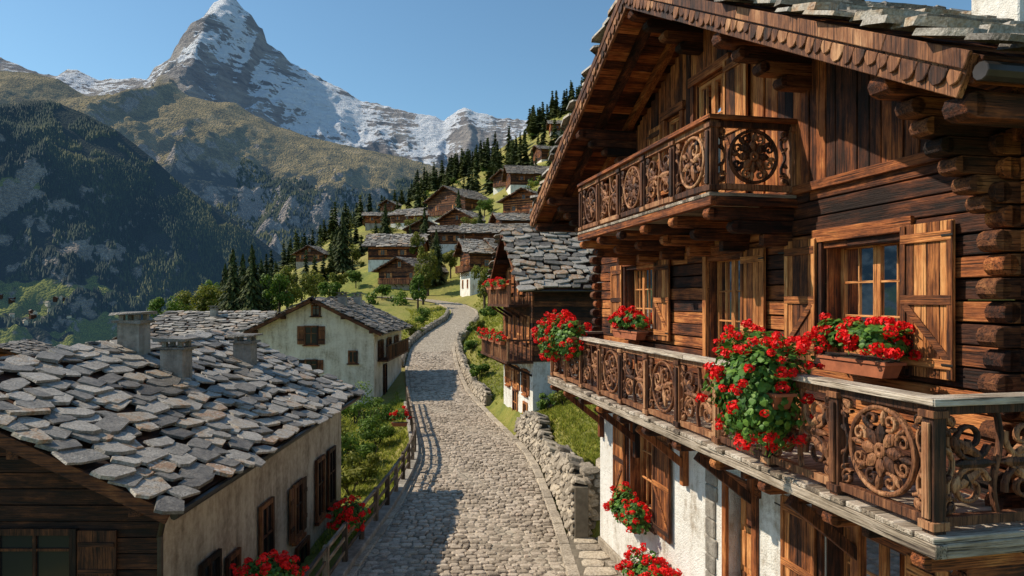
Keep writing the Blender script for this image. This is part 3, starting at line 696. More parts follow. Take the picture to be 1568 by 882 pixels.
def house(name,x,y,zb,rot,W,L,hb,hw,slope,ov=.6,ovf=.9,ss=.8,base=pw,fmat=None,smat=None,sl=slate,balc=(),wins=(),swins=(),swinsR=(),chim=(),found=3,th=.05,wf=sv):
    mb=MB(); H=hb+hw; ap=H+slope*W/2
    fm=fmat or dh; sm_=smat or dy
    mb.box(-W/2,W/2,-L,0,-found,hb,base,.5)
    if hw>0: mb.box(-W/2+.02,W/2-.02,-L+.02,-.02,hb,H,base if fm is base else fm,.4)
    if fm is not base:
        z=hb
        while z<ap-.25:
            zz=min(z+.24,ap); hw_=W/2 if zz<=H else (ap-zz)/slope
            d=U(0,.03)
            if hw_>.1: mb.box(-hw_,hw_,-.06,.02+d,z+.008,zz,fm)
            if z<H and sm_ is not base:
                for s_ in (-1,1): mb.box(s_*(W/2-.03) if s_>0 else -W/2-.02-d,W/2+.02+d if s_>0 else -W/2+.03,-L,-.06,z+.008,zz,sm_)
            z+=.25
    if fm is not base and sm_ is base:
        mb.box(-W/2-.004,W/2+.004,-L-.004,-.07,hb,H,base,.5)
    mb.prism([(-W/2+.02,H),(W/2-.02,H),(0,ap-.02)],-.08,-.0 if fm is base else -.03,fm if fm is not base else base,.5)
    mb.prism([(-W/2+.02,H),(W/2-.02,H),(0,ap-.02)],-L,-L+.08,base if fm is base else fm,.5)
    c_=1/math.sqrt(1+slope**2); s_=slope*c_; Lr=(W/2+ov)/c_
    for sg in (-1,1):
        D=Vector((sg*c_,0,-s_)); N=Vector((sg*s_,0,c_)); O=Vector((0,0,ap+.16)); Y=Vector((0,1,0))
        def RB(d0,d1,y0,y1,n0,n1,mat,t=None):
            vs=[tuple(O+D*d+Y*y_+N*n_) for n_ in (n0,n1) for y_ in (y0,y1) for d in (d0,d1)]
            mb.add(vs,[(0,2,3,1),(4,5,7,6),(0,1,5,4),(1,3,7,5),(3,2,6,7),(2,0,4,6)],mat,t)
        RB(0,Lr,-L-.4,ovf,-.1,-.02,dy,.4); RB(-.02,Lr+.02,ovf,ovf+.05,-.2,-.01,dh,.6)
        RB(-.02,Lr+.02,-L-.46,-L-.4,-.2,-.01,dh,.6)
        mb.cyl(tuple(O+D*(Lr+.08)+N*-.06+Y*ovf),tuple(O+D*(Lr+.08)+N*-.06+Y*(-L-.4)),.06,.06,8,gutter)
        slates(mb,O+D*(Lr+.05)+Y*(ovf+.05),(0,-1,0),-D,N,L+ovf+.5,Lr,ss,sl,th)
    for q in (0,-W*.25,W*.25,-W/2+.1,W/2-.1):
        zt=ap-slope*abs(q)-.02; mb.box(q-.09,q+.09,0,ovf-.05,zt-.2,zt,dy,.5)
    for (wx,wz,ww,wh_,sh_) in wins: gwin(mb,(wx,wz),ww,wh_,.035 if fm is not base and wz>hb else 0.,sh_,wf)
    for lst,sg in ((swins,1),(swinsR,-1)):
        for (wy_,wz,ww,wh_,sh_) in lst:
            mb.M=Matrix.Translation((sg*(W/2+.01),wy_,0))@Matrix.Rotation(math.radians(-90*sg),4,'Z'); gwin(mb,(0,wz),ww,wh_,.03,sh_,wf); mb.M=None
    for (bz,bd,x0,x1) in balc:
        mb.box(x0,x1,0,bd,bz-.12,bz,gy if ss<.5 else dy,.5)
        xx=x0
        while xx<x1: mb.box(xx,xx+.07,bd-.08,bd-.03,bz,bz+.9,cv); xx+=.16
        for e_ in (x0,x1-.08):
            yy_=.1
            while yy_<bd: mb.box(e_,e_+.05,yy_,yy_+.05,bz,bz+.9,cv); yy_+=.2
            mb.box(e_-.02,e_+.08,0,bd-.11,bz+.9,bz+.98,dy,.6)
        mb.box(x0-.03,x1+.03,bd-.11,bd,bz+.9,bz+.98,wh,.7)
        q=x0+.3
        while q<x1: mb.beam((q,0,bz-.7),(q,bd-.15,bz-.15),.1,.1,dv); q+=1.5
    for (cx,cy,ch) in chim:
        zt=ap-slope*abs(cx); mb.box(cx-.25,cx+.25,cy-.25,cy+.25,zt-.3,zt+ch,pg,.5,j=.01); mb.box(cx-.33,cx+.33,cy-.33,cy+.33,zt+ch,zt+ch+.06,slate,.1,j=.015)
        for a in (-.18,.18):
            for b_ in (-.18,.18): mb.box(cx+a-.05,cx+a+.05,cy+b_-.05,cy+b_+.05,zt+ch+.06,zt+ch+.2,pg,.5)
        mb.box(cx-.37,cx+.37,cy-.37,cy+.37,zt+ch+.2,zt+ch+.26,slate,.15,j=.02)
    return mb.build(name,M=frame(x,y,zb,rot))
slo=.47; W1=7.6; zb=-8.6
ap1=-1.05-.2; H1=ap1-slo*W1/2-zb
h1=house('stone_roofed_house',-9.26,10.6,zb,180,W1,11.2,H1-2.9,2.9,slo,.46,.6,.50,base=pc,fmat=dh,smat=pc,sl=slate,wf=dv,
  wins=[(-1.9,H1-.95,1.2,.8,True),(-.2,H1-.95,.8,.8,True),(1.2,H1-.7,1.1,.9,True)],
  swinsR=[(-1.6,3.2,.7,1.5,False),(-2.6,3.0,.5,1.3,False),(-4.4,3.3,.7,1.6,False),(-6.6,3.3,.6,1.3,True),(-8.6,3.3,.7,1.6,False),(-9.8,3.3,.7,1.6,False),(-3.,1.4,.7,1.5,False),(-7.,1.2,.9,2.2,False)],
  chim=[(-.35,-5.5,.85),(-1.5,-5.2,.8),(-1.6,-9.0,.75)],found=3,th=.042)
mb=MB(); mb.cyl((-5.3,10.4,-3.3),(-5.45,10.55,-3.7),.045,.045,8,gutter); mb.cyl((-5.42,10.52,-3.65),(-5.42,10.52,-8.),.045,.045,8,gutter); mb.build('drain_pipe',h1,keep=True)
h2_=house('white_plaster_house',-12.3,42.5,-6.6,180,7.4,10.6,4.3,.35,.5,.6,.6,.5,base=pl,fmat=pl,smat=pl,sl=slated,wf=dv,
  wins=[(.2,4.35,.8,1.1,True),(.2,2.4,.7,.8,True),(-.1,5.9,.5,.6,False),(-2.4,3.,.5,.7,False)],swinsR=[(-2,3.3,.8,1.2,True),(-5,3.3,.8,1.2,True),(-8,3.3,.8,1.2,True),(-3.5,1.2,1.,2.,False)],chim=[(-1,-3,.8),(-1,-7.5,.8)],found=3,th=.04)
mb=MB()
for zz in (-3.9,):
    mb.box(-8.55,-7.9,43.5,52.5,zz-.1,zz,dy); yq=43.5
    while yq<52.5: mb.box(-7.98,-7.93,yq,yq+.07,zz,zz+.85,dv); yq+=.2
    mb.box(-8.0,-7.9,43.5,52.5,zz+.85,zz+.93,dy)
mb.build('side_balcony',h2_,keep=True)
house('balcony_chalet',.25,34.0,-6.3,103,6.2,9,3.45,3.7,.78,.7,.75,.5,base=pw,fmat=dh,smat=dy,sl=slate,
  wins=[(-1.9,4.9,.8,1.2,True),(0,4.9,.8,1.2,True),(1.9,4.9,.8,1.2,True),(-1.2,7.2,.8,1.1,True),(1.2,7.2,.8,1.1,True),(-1.8,2.4,.7,1.1,True),(.1,2.4,.7,1.1,True),(1.9,2.4,.7,1.1,True),(-1.8,.8,.7,1.2,False),(.3,1.,.9,2.,False)],
  swinsR=[(-1.5,4.8,.7,1.,True),(-1.5,2.,.7,1.,False)],swins=[(-1.5,4.8,.7,1.,True)],balc=[(3.5,1.25,-3.2,3.2),(6.05,1.0,-2.6,2.6)],chim=[(1.2,-5,.8)],found=1)
C2=frame(.25,34.0,-6.3,103)
for (a,b_,c,l) in ((-2.3,1.35,4.4,1.5),(-.6,1.35,4.4,1.5),(1.1,1.35,4.4,1.5),(2.6,1.35,4.4,.9),(-1.,1.1,6.95,2.),(1.2,1.1,6.95,1.6)):
    flowers('geranium_balcony_box',C2@Matrix.Translation((a,b_,c)),l,.5,.32,int(20*l),.085,leaves=int(240*l),droop=.12)
def gz(x,y): return float(G(np.array([x]),np.array([y]))[0])
VL=[(612,452,126,160,10,11,.8,3.0),(572,414,145,100,10,10,1.2,3.),(650,385,165,165,9,8,1.5,3.2),(474,406,190,170,8,7,1,2.6),(560,350,245,110,8,8,1,3),(612,350,222,75,9,9,1.2,3.2),
(683,335,190,150,13,11,1.5,4.2),(716,402,130,100,9,10,3.,3.2),(712,442,112,112,8,9,3.7,2.8),(778,300,188,95,11,10,1.5,3.6),(802,334,146,140,10,9,1.,3.5),(822,258,240,110,11,10,1.2,3.4),
(752,408,112,96,9,8,3.,3.2),(636,362,200,60,7,7,1,2.4),(594,333,275,170,7,8,1,2.6),
(668,412,146,75,6,7,1.2,2.4),(700,368,162,160,10,8,1.2,3.),(762,360,135,105,9,9,2.5,3.),(770,268,215,150,8,8,1.2,2.6),(842,232,275,100,10,9,1,3.)]
for i,(px,py,Yd,rot,W,L,hb,hw) in enumerate(VL):
    X=(px-784)/F*Yd; z0=gz(X,Yd)
    house('village_chalet',X,Yd,z0+.2,rot+U(-14,14),W*U(.88,1.12),L*U(.9,1.15),hb,hw*U(.85,1.15),U(.38,.54),.8,1.,.9 if Yd>140 else .7,base=pw if (hb>=1.2) else pg,fmat=wh if i%3==1 else dh,smat=wy if i%3==1 else dy,sl=slated if i%3==0 else slate,
      wins=[(-W*.25,hb+hw*.5,.8,1.1,True),(W*.25,hb+hw*.5,.8,1.1,True),(0,hb+hw+.6,.8,1.,False)]+([(-W*.25,hb*.5,.8,1.2,False),(W*.2,hb*.5,.8,1.2,False)] if hb>2 else []),
      swinsR=[(-L*.3,hb+hw*.5,.8,1.,True),(-L*.7,hb+hw*.5,.8,1.,True)],swins=[(-L*.3,hb+hw*.5,.8,1.,True),(-L*.7,hb+hw*.5,.8,1.,True)],
      balc=[(hb+.1,1.,-W*.42,W*.42)] if i%2==0 else (),chim=[(W*.2,-L*.5,.7)] if i%3==0 else (),found=5)
house('timber_barn',-21.3,59,-6.0,-90,8.5,8,1.5,1.7,.36,.7,.9,.6,base=pc,fmat=wh,smat=dy,sl=slate,wins=[(0,2.4,.8,1.,True),(2,2.4,.8,1.,False)],chim=[(1.,-4,.8)],found=5)
house('timber_barn',-35.,66,-9.3,-70,7,7,1.,2.2,.42,.7,.9,.7,base=pc,fmat=wh,smat=dy,sl=slate,wins=[(0,2,.8,1.,True)],found=6)
house('timber_barn',-39,52,-8.7,200,7,7,1.,2.5,.42,.7,.9,.7,base=pc,fmat=wh,smat=dy,sl=slated,wins=[(0,2,.8,1.,True)],found=8)
house('timber_barn',-28.5,52,-7.0,165,6,7,1.,2.1,.42,.7,.9,.7,base=pc,fmat=wh,smat=dy,sl=slated,wins=[(0,2,.8,1.,True)],found=8)

# ------------------------------------------------------------------ rubble walls
def rubble(name,pts,hf,thick=.35,sz=.3):
    mb=MB(); P_=[Vector(p) for p in pts]; cum=[0]
    for a,b_ in zip(P_,P_[1:]): cum.append(cum[-1]+(b_-a).length)
    def at(d):
        d=min(max(d,0),cum[-1]-1e-4)
        for i in range(len(cum)-1):
            if d<=cum[i+1]:
                t=(d-cum[i])/(cum[i+1]-cum[i]); return P_[i].lerp(P_[i+1],t),(P_[i+1]-P_[i]).normalized()
    d=0
    while d<cum[-1]:
        p,t=at(d+.2); h=hf(d/cum[-1]); mb.beam(p-t*.22+Vector((0,0,h/2-.2)),p+t*.22+Vector((0,0,h/2-.2)),thick*.8,h+.25,mort,.5); d+=.4
    for face in (-1,1):
        z=0.02
        while z<3:
            ch=U(.12,.26)*sz/.3; d=0; any_=False
            while d<cum[-1]:
                w=U(.16,.55)*sz/.3; p,t=at(d+w/2); hmax=hf(d/cum[-1])
                if z<hmax:
                    any_=True; nr=Vector((t.y,-t.x,0))*face
                    slab(mb,p+nr*(thick*.4-.03)+Vector((0,0,z+ch/2-.05+U(-.03,.03))),t,Vector((0,0,1)),nr,w/2*U(.92,1.05),ch/2*U(.9,1.15),U(.06,.14),rub,None,8,.25,.6)
                d+=w*.98
            z+=ch
            if not any_: break
    d=0
    while d<cum[-1]:
        w=U(.3,.6)*sz/.3; p,t=at(d+w/2); nr=Vector((t.y,-t.x,0)); h=hf(d/cum[-1])
        slab(mb,p+Vector((0,0,h-.02+U(-.03,.05))),t,nr,Vector((0,0,1)),w/2*.97,thick*.55*U(.85,1.15),U(.08,.16),rub,None,8,.25,.6); d+=w
    mb.build(name,bevel=.02)
rubble('rubble_stone_wall',[tuple(offs(y_,float(rw(y_))+.62)) for y_ in np.arange(17.4,30.5,1.0)],lambda t:1.15+.3*math.sin(t*11)+.15*math.sin(t*31)+.35*(1-t)**3,.45)
rubble('rubble_stone_wall',[(1.75,17.9,-6.2),(2.9,18.1,-6.1)],lambda t:1.7,.5)
rubble('rubble_stone_wall',[tuple(offs(y_,float(rw(y_))+.6)) for y_ in np.arange(39,82,1.5)],lambda t:.7+.15*math.sin(t*40),.4,sz=.4)
rubble('rubble_stone_wall',[tuple(offs(y_,-float(rw(y_))-.55)) for y_ in np.arange(55,92,1.5)],lambda t:.5,.35,sz=.4)

mb=MB(); y_=7.; fp=[]
while y_<41:
    fp.append(offs(y_,-float(rw(y_))-.35)); y_+=1.45
for i,p in enumerate(fp):
    mb.box(p.x-.06,p.x+.06,p.y-.06,p.y+.06,p.z-.3,p.z+1.05+U(-.02,.04),fz,U(0,1),j=.008)
    if i:
        q=fp[i-1]
        for hz,w_,h_ in ((1.0,.08,.08),(.7,.04,.09),(.38,.04,.09)): mb.beam(q+Vector((.0,0,hz+U(-.02,.02))),p+Vector((.0,0,hz+U(-.02,.02))),w_,h_,fy,U(0,1))
mb.build('wooden_fence',bevel=.008)
mb=MB()
for a,b_ in zip(fp,fp[1:]): mb.beam(a+Vector((0,0,-.2)),b_+Vector((0,0,-.2)),.34,.75,pg,.5)
mb.build('fence_footing_wall',bevel=.02)
flowers('geranium_fence_box',Matrix.Translation((-3.9,16.3,-5.3))@Matrix.Rotation(math.radians(85),4,'Z'),.9,.7,.5,60,.075,droop=.25,leaves=900)
flowers('geranium_fence_box',Matrix.Translation((-4.15,11.6,-4.9))@Matrix.Rotation(math.radians(60),4,'Z'),1.,.8,.5,70,.075,droop=.2,leaves=900)
flowers('geranium_fence_box',Matrix.Translation((-5.1,31.,-5.6)),.8,.6,.6,28,.08,leaves=400)

# ------------------------------------------------------------------ vegetation
def leafcloud(mb,c,rad,n,s,mat,lumps=7,lo=.35,hi=.6):
    c=Vector(c); L=[(c+Vector((U(-.6,.6)*rad[0],U(-.6,.6)*rad[1],U(-.5,.6)*rad[2])),U(lo,hi)) for _ in range(lumps)]
    for i in range(n):
        lc,lr=random.choice(L); d=Vector((random.gauss(0,1),random.gauss(0,1),random.gauss(0,1))).normalized()*(R()**.35)
        p=lc+Vector((d.x*rad[0]*lr,d.y*rad[1]*lr,d.z*rad[2]*lr)); nn=(d+Vector((U(-.8,.8),U(-.8,.8),U(-.3,.9)))).normalized(); t1=nn.orthogonal().normalized(); t1=Matrix.Rotation(U(0,6.28),3,nn)@t1; t2=nn.cross(t1); q=s*U(.6,1.3)
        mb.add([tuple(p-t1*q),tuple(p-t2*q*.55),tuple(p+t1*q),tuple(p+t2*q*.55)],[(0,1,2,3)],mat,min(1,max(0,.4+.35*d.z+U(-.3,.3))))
def bush(x,y,r,h,n,s=.07,mat=bushm):
    mb=MB(); z=gz(x,y)
    for k in range(5): a=U(0,6.28); mb.cyl((0,0,-.1),(math.cos(a)*r*.5,math.sin(a)*r*.5,h*.7),.03,.01,5,bark)
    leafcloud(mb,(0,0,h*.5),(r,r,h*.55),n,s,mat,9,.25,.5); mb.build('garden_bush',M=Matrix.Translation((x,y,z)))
for i,(x,y,r,h,n_) in enumerate([(-5.6,25.5,.9,1.3,1500),(-6.8,27,1.1,1.9,1700),(-5.9,28.5,.8,1.1,1200),(-7.6,30,1.2,2.2,1700),(-6.2,31.5,.9,1.3,1400),(-7.2,34,1.3,2.0,1500),(-5.6,23.6,.7,.9,1000),(-8.4,36.5,1.2,2.2,1300),(-7.,37.5,1.,1.3,1000),
    (2.2,28.5,.7,.9,900),(1.6,30,.6,.9,800),(3.4,22,.5,.5,600),(2.1,19.6,.4,.4,500),(-2.2,46,.8,1.,700),(-1.8,50,.8,1.2,700),(-3.2,64,.9,1.2,700),(-2.5,72,1.2,1.6,800),(-10.4,60,1.,1.5,800),(-10.6,72,1.3,2.2,900),(-4,98,1.5,2.2,900),(-11,84,1.4,2.4,900),(-10.8,57,.8,1.2,600),(-3.3,56,.8,1.,600),(-4.,70,.7,.9,600)]):
    bush(x,y,r,h,n_,.07 if y<40 else .13,bushm if i%3 else decid)
def dtree(x,y,h,r,n=2600,s=.2,mat=decid):
    z=gz(x,y); mb=MB(); mb.cyl((0,0,-.4),(0,0,h*.5),.03*h,.018*h,8,bark)
    for k in range(6):
        a=U(0,6.28); mb.cyl((0,0,h*U(.25,.45)),(math.cos(a)*r*.6,math.sin(a)*r*.6,h*U(.6,.85)),.012*h,.02,6,bark)
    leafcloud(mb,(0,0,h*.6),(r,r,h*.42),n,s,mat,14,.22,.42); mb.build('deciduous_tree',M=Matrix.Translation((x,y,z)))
for (px,Yd,ty,r) in [(285,92,440,2.4),(312,84,432,2.2),(335,98,425,2.8),(440,88,402,2.9),(462,97,410,2.6),(428,80,412,2.2),(483,112,415,2.4),(505,103,425,2.),(262,80,450,2.2),(345,84,440,2.),(520,125,415,2.2),(640,140,352,2.),(655,118,372,2.2),(648,104,400,1.7),(640,97,415,1.5),(545,130,410,2.2),(742,92,400,2),(630,170,330,3),(720,150,330,3),(600,160,365,2.2),(690,128,380,2.),(585,115,438,1.8),(540,165,372,2.4),(742,170,300,2.6)]:
    X=(px-784)/F*Yd; h=max(3,(458-ty)/F*Yd-gz(X,Yd)); dtree(X,Yd,h,r,1900,.19,decid if R()<.7 else bushm)
def conifer_arrays(levels,nb,seg,seed,tri=.16):
    rs=np.random.RandomState(seed); V=[];T=[]
    def tri_(a,b,c):
        i=len(V); V.extend([a,b,c]); T.append((i,i+1,i+2))
    for l in range(levels):
        f=l/(levels-1); z=.08+.9*f; r=.21*(1-f)**.8+.012; r*=rs.uniform(.75,1.15)
        n_=max(4,int(nb*(1-f*.6)))
        for b_ in range(n_):
            a=rs.uniform(0,6.283); rr=r*rs.uniform(.6,1.2); ca,sa=math.cos(a),math.sin(a)
            for s in range(seg):
                t=(s+.6)/seg; d=rr*t; zc=z-.16*rr*t*3*.45+.02*rs.uniform(-1,1)
                w=tri*.35*(1.1-t*.6)*(.5+rr*3)
                p=np.array([ca*d,sa*d,zc]); out=np.array([ca,sa,-.45])*rr/seg*1.2; sd=np.array([-sa,ca,0])*w*.5
                tri_(p-out*.6+sd*1,p-out*.6-sd*1,p+out+np.array([0,0,-.01]))
                tri_(p+sd*1.2+np.array([0,0,-.015]),p-sd*1.2+np.array([0,0,-.015]),p+np.array([0,0,.022])-out*.8)
    return np.array(V),np.array(T)
def spruce(x,y,h,seed):
    Vv,T=conifer_arrays(34,15,6,seed); k=8; n0=len(Vv); tv=[]
    for i in range(k):
        a=6.283*i/k; tv.append((.018*math.cos(a),.018*math.sin(a),-.03))
    tv.append((0,0,.95))
    tt=[(n0+i,n0+(i+1)%k,n0+k) for i in range(k)]
    Vv=np.concatenate([Vv,np.array(tv)])*h*np.array([1.05,1.05,1]); T2=np.concatenate([T,np.array(tt)])
    mi=np.array([0]*len(T)+[1]*k); ob=trimesh('spruce_tree',Vv,T2,[needle,bark],mi,np.random.rand(len(T2)))
    ob.location=(x,y,gz(x,y)-.2)
for i,(px,Yd,ty) in enumerate([(386,74,376),(357,78,382),(400,82,398),(372,84,390),(345,90,405),(525,160,325),(668,125,352),(412,96,415),(650,160,318),(515,170,350),(735,140,318),(702,175,290),(590,185,312),(628,150,345)]):
    X=(px-784)/F*Yd; spruce(X,Yd,max(4,(458-ty)/F*Yd-gz(X,Yd)+.2),10+i)
def forest(name,xs,ys,zs,hs,variants,mat):
    VV=[];TT=[];o=0;tt=[]
    for x,y,z,h in zip(xs,ys,zs,hs):
        v,t=variants[np.random.randint(len(variants))]; a=np.random.rand()*6.28; c,s=math.cos(a),math.sin(a)
        wd=h*np.random.uniform(.9,1.3); q=np.stack([(v[:,0]*c-v[:,1]*s)*wd+x,(v[:,0]*s+v[:,1]*c)*wd+y,v[:,2]*h+z],1)
        VV.append(q);TT.append(t+o);o+=len(v); tt.append(np.clip(np.random.rand()*.6+np.random.rand(len(t))*.4,0,1))
    return trimesh(name,np.concatenate(VV),np.concatenate(TT),[mat],None,np.concatenate(tt))
mids=[conifer_arrays(14,8,2,s,.5) for s in range(4)]
xs=[];ys_=[]
rs=np.random.RandomState(5)
while len(xs)<560:
    y=rs.uniform(130,330); x=rs.uniform(-95,60); px=784+F*x/y
    line=np.interp(px,[400,560,640,720,800,900],[260,300,280,245,215,200])
    dens=fbm(np.array([x/18.]),np.array([y/18.]),3,9)[0]
    if px>930 or y<line and dens<.56: continue
    if y>line and dens<.44: continue
    if any(abs(x-(a-784)/F*Y_)<8 and -13<y-Y_<11 for a,b_,Y_,*_ in VL): continue
    xs.append(x);ys_.append(y)
xs=np.array(xs);ys_=np.array(ys_); zs=G(xs,ys_)-.3
forest('conifer_forest',xs,ys_,zs,rs.uniform(5,13,len(xs))*(.65+.35*(ys_>230)),mids,needle)
mb=MB(); cnt=0
while cnt<170:
    y=U(100,300); x=U(-80,50); px=784+F*x/y
    if px>920 or px<470: continue
    if any(abs(x-(a-784)/F*Y_)<7 and -10<y-Y_<9 for a,b_,Y_,*_ in VL): continue
    if y<122 and abs(x-float(rx(y)))<4: continue
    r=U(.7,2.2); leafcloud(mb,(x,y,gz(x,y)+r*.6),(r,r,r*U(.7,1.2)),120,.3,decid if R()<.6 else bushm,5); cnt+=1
mb.build('hillside_shrubs')
def tufts(name,n,fn,h=.22):
    pts=[]
    while len(pts)<n:
        p=fn()
        if p is not None: pts.append(p)
    pts=np.array(pts); z=G(pts[:,0],pts[:,1]); V=[]
    for i in range(n):
        for b_ in range(5):
            a=U(0,6.28); l=h*U(.4,1.2); dx,dy_=math.cos(a),math.sin(a); x=pts[i,0]+U(-.06,.06); y=pts[i,1]+U(-.06,.06); w=.012+.0006*y
            V+=[(x-dy_*w,y+dx*w,z[i]-.02),(x+dy_*w,y-dx*w,z[i]-.02),(x+dx*l*.8,y+dy_*l*.8,z[i]+l*.8)]
    V=np.array(V); T=np.arange(len(V)).reshape(-1,3); trimesh(name,V,T,[grassm],None,np.random.rand(len(T)))
def f1():
    y=U(18,31); x=float(rx(y)+rw(y))+.85+U(0,5.5); return (x,y) if x<7 else None
tufts('bank_grass',8000,f1,.14)
def f2():
    y=U(18,42); x=float(rx(y)-rw(y))-.6-U(0,5); 
    return None if (x<-5.3 and y<23) else (x,y)
tufts('garden_grass',5000,f2,.2)
def f3():
    y=U(38,100); x=float(rx(y))+(float(rw(y))+.9+U(0,6) if R()<.6 else -(float(rw(y))+.8+U(0,5))); return (x,y) if not(-16<x<-7.6 and 41<y<54) and not(x>-1 and y<38) else None
tufts('roadside_grass',6000,f3,.3)

# ------------------------------------------------------------------ mountains
def skyf(pts,Yc):
    p=np.array(pts,float); return (p[:,0]-784)/F*Yc,(458-p[:,1])/F*Yc
def mountain(name,sky,Yc,smax,back,fs,alpha,amp,ns,s0,mat,nx,ny,seed,px0,px1,jag=8,attr=None,bias=.75,amin=.0,jsc=.12,mid=0,ps=0):
    cx,cz=skyf(sky,Yc); xs=np.linspace((px0-784)/F*Yc,(px1-784)/F*Yc,nx); ss=np.concatenate([np.linspace(-back,0,max(6,ny//8))[:-1],np.linspace(0,1,ny)**1.15*smax])
    X,S=np.meshgrid(xs,ss,indexing='ij'); Sp=np.clip(S,0,None)
    wob=(fbm(X/(ns*2),S/(ns*2),3,seed+5)-.5)*ns*1.2*np.clip(Sp/s0,0,1)
    Z=np.interp(X-alpha*Sp+wob,cx,cz)-fs(Sp)-np.clip(-S,0,None)*.9
    w01=np.clip(Sp/s0,0,1); a=amp*np.clip(Sp/s0,amin,1.0); Yw=Yc-S
    rg=ridg(X/ns+wob/ns*.6,Yw/(ns*1.6),7,seed,.55)
    Z=Z+a*(rg-(bias*w01+.45*(1-w01)))+jag*(ridg(X/(ns*jsc),Yw/(ns*jsc),4,seed+9,.6)-.5)*(.35+.65*w01)
    if mid: Z=Z+mid*w01*(ridg((X+Yw*.3)/(ns*.35),Yw/(ns*.6),4,seed+3)-.75)
    gx_,gy_=np.gradient(Z,axis=0)/np.gradient(X,axis=0),np.gradient(Z,axis=1)/np.gradient(Yw,axis=1)
    nz=1/np.sqrt(1+gx_**2+gy_**2)
    at={'nz':nz}
    if attr: at.update(attr(X,Yw,Z,nz))
    gridmesh(name,X[:,::-1],Yw[:,::-1],Z[:,::-1],mat,{k:v[:,::-1] for k,v in at.items()})
    return X,Yw,Z,nz
def att(nt,n): return nd(nt,'ShaderNodeAttribute',attribute_name=n).outputs['Fac']
def haze_glow(nt,b,col,s):  # constant bluish emission painted into far materials to imitate aerial perspective
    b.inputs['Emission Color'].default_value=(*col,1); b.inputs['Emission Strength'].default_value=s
m,nt,b=newmat('alpine_rock_snow'); o=objc(nt)
na=noise(nt,o,.004,8,.65,.5); nb_=noise(nt,o,.03,6,.7); 
st=nd(nt,'ShaderNodeMapping',{'Vector':o,'Rotation':(0,.35,0),'Scale':(.003,.003,.03)}).outputs[0]; nst=noise(nt,st,1.,6,.7,.6)
rk=ramp(nt,mth(nt,'ADD',mth(nt,'MULTIPLY',na,.5),mth(nt,'MULTIPLY',nst,.5)),[(.38,(.10,.09,.085)),(.5,(.27,.235,.205)),(.62,(.48,.42,.35))])
sn=mth(nt,'ADD',att(nt,'snow'),mth(nt,'MULTIPLY',mth(nt,'SUBTRACT',nb_,.5),.9)); sn=mth(nt,'ADD',sn,mth(nt,'MULTIPLY',mth(nt,'SUBTRACT',nst,.5),1.3))
sf=ramp(nt,sn,[(.48,(0,0,0)),(.54,(1,1,1))])
gr=mixc(nt,ramp(nt,mth(nt,'ADD',att(nt,'low'),mth(nt,'MULTIPLY',mth(nt,'SUBTRACT',na,.5),.8)),[(.4,(0,0,0)),(.6,(1,1,1))]),rk,(.24,.19,.09))
setc(nt,b,mixc(nt,sf,gr,(.82,.84,.88))); b.inputs['Roughness'].default_value=.9; bump(nt,b,mth(nt,'ADD',na,mth(nt,'ADD',nb_,nst)),1.,50.)
haze_glow(nt,b,(.30,.5,.85),.07); rockA=m
SA=[(-300,120),(-100,100),(0,88),(30,100),(60,112),(90,116),(105,106),(120,108),(150,122),(205,120),(228,120),(238,102),(262,88),(275,80),(292,62),(304,36),(312,26),(322,12),(328,4),(336,1),(350,-8),(362,0),(374,14),(385,22),(396,40),(403,44),(408,66),(420,74),(430,77),(445,95),(470,108),(500,125),(530,140),(555,155),(575,158),(600,164),(640,175),(660,176),(680,184),(700,170),(712,163),(725,170),(745,175),(760,180),(790,182),(900,190),(1100,220),(1500,260)]
def atA(X,Y,Z,nz):
    px=784+F*X/Y
    base=.37+(nz-.58)*1.25+(fbm(X/260,Y/260,4,3)-.5)*1.1+(Z-1500)/8000.
    field=np.exp(-((px-490)/110)**2-((Z-1230-(490-px)*2.0)/230)**2)*.27+np.exp(-((px-668)/30)**2)*.35*sstep(900,1300,Z)+np.exp(-((px-292)/22)**2-((Z-1480)/120)**2)*.3
    field=field+np.exp(-((px-330)/45)**2)*sstep(1500,1700,Z)*.12-sstep(378,400,px)*sstep(1450,1650,Z)*.10-np.exp(-((px-730)/40)**2)*.15
    low=sstep(1500,1150,Z)*sstep(330,200,px)*.9
    base=base-low*.35+field
    base=np.where(px<226,base-.15,base)
    return {'snow':np.clip(base,0,1),'low':np.clip(low+sstep(1050,800,Z)*.6,0,1)}
mountain('snow_capped_pyramid_peak',SA,5000,3000,500,lambda s:.74*s+.00001*s*s,.14,380,430,1600,rockA,680,340,21,-350,1500,60,atA,.82,.02,.2,130)
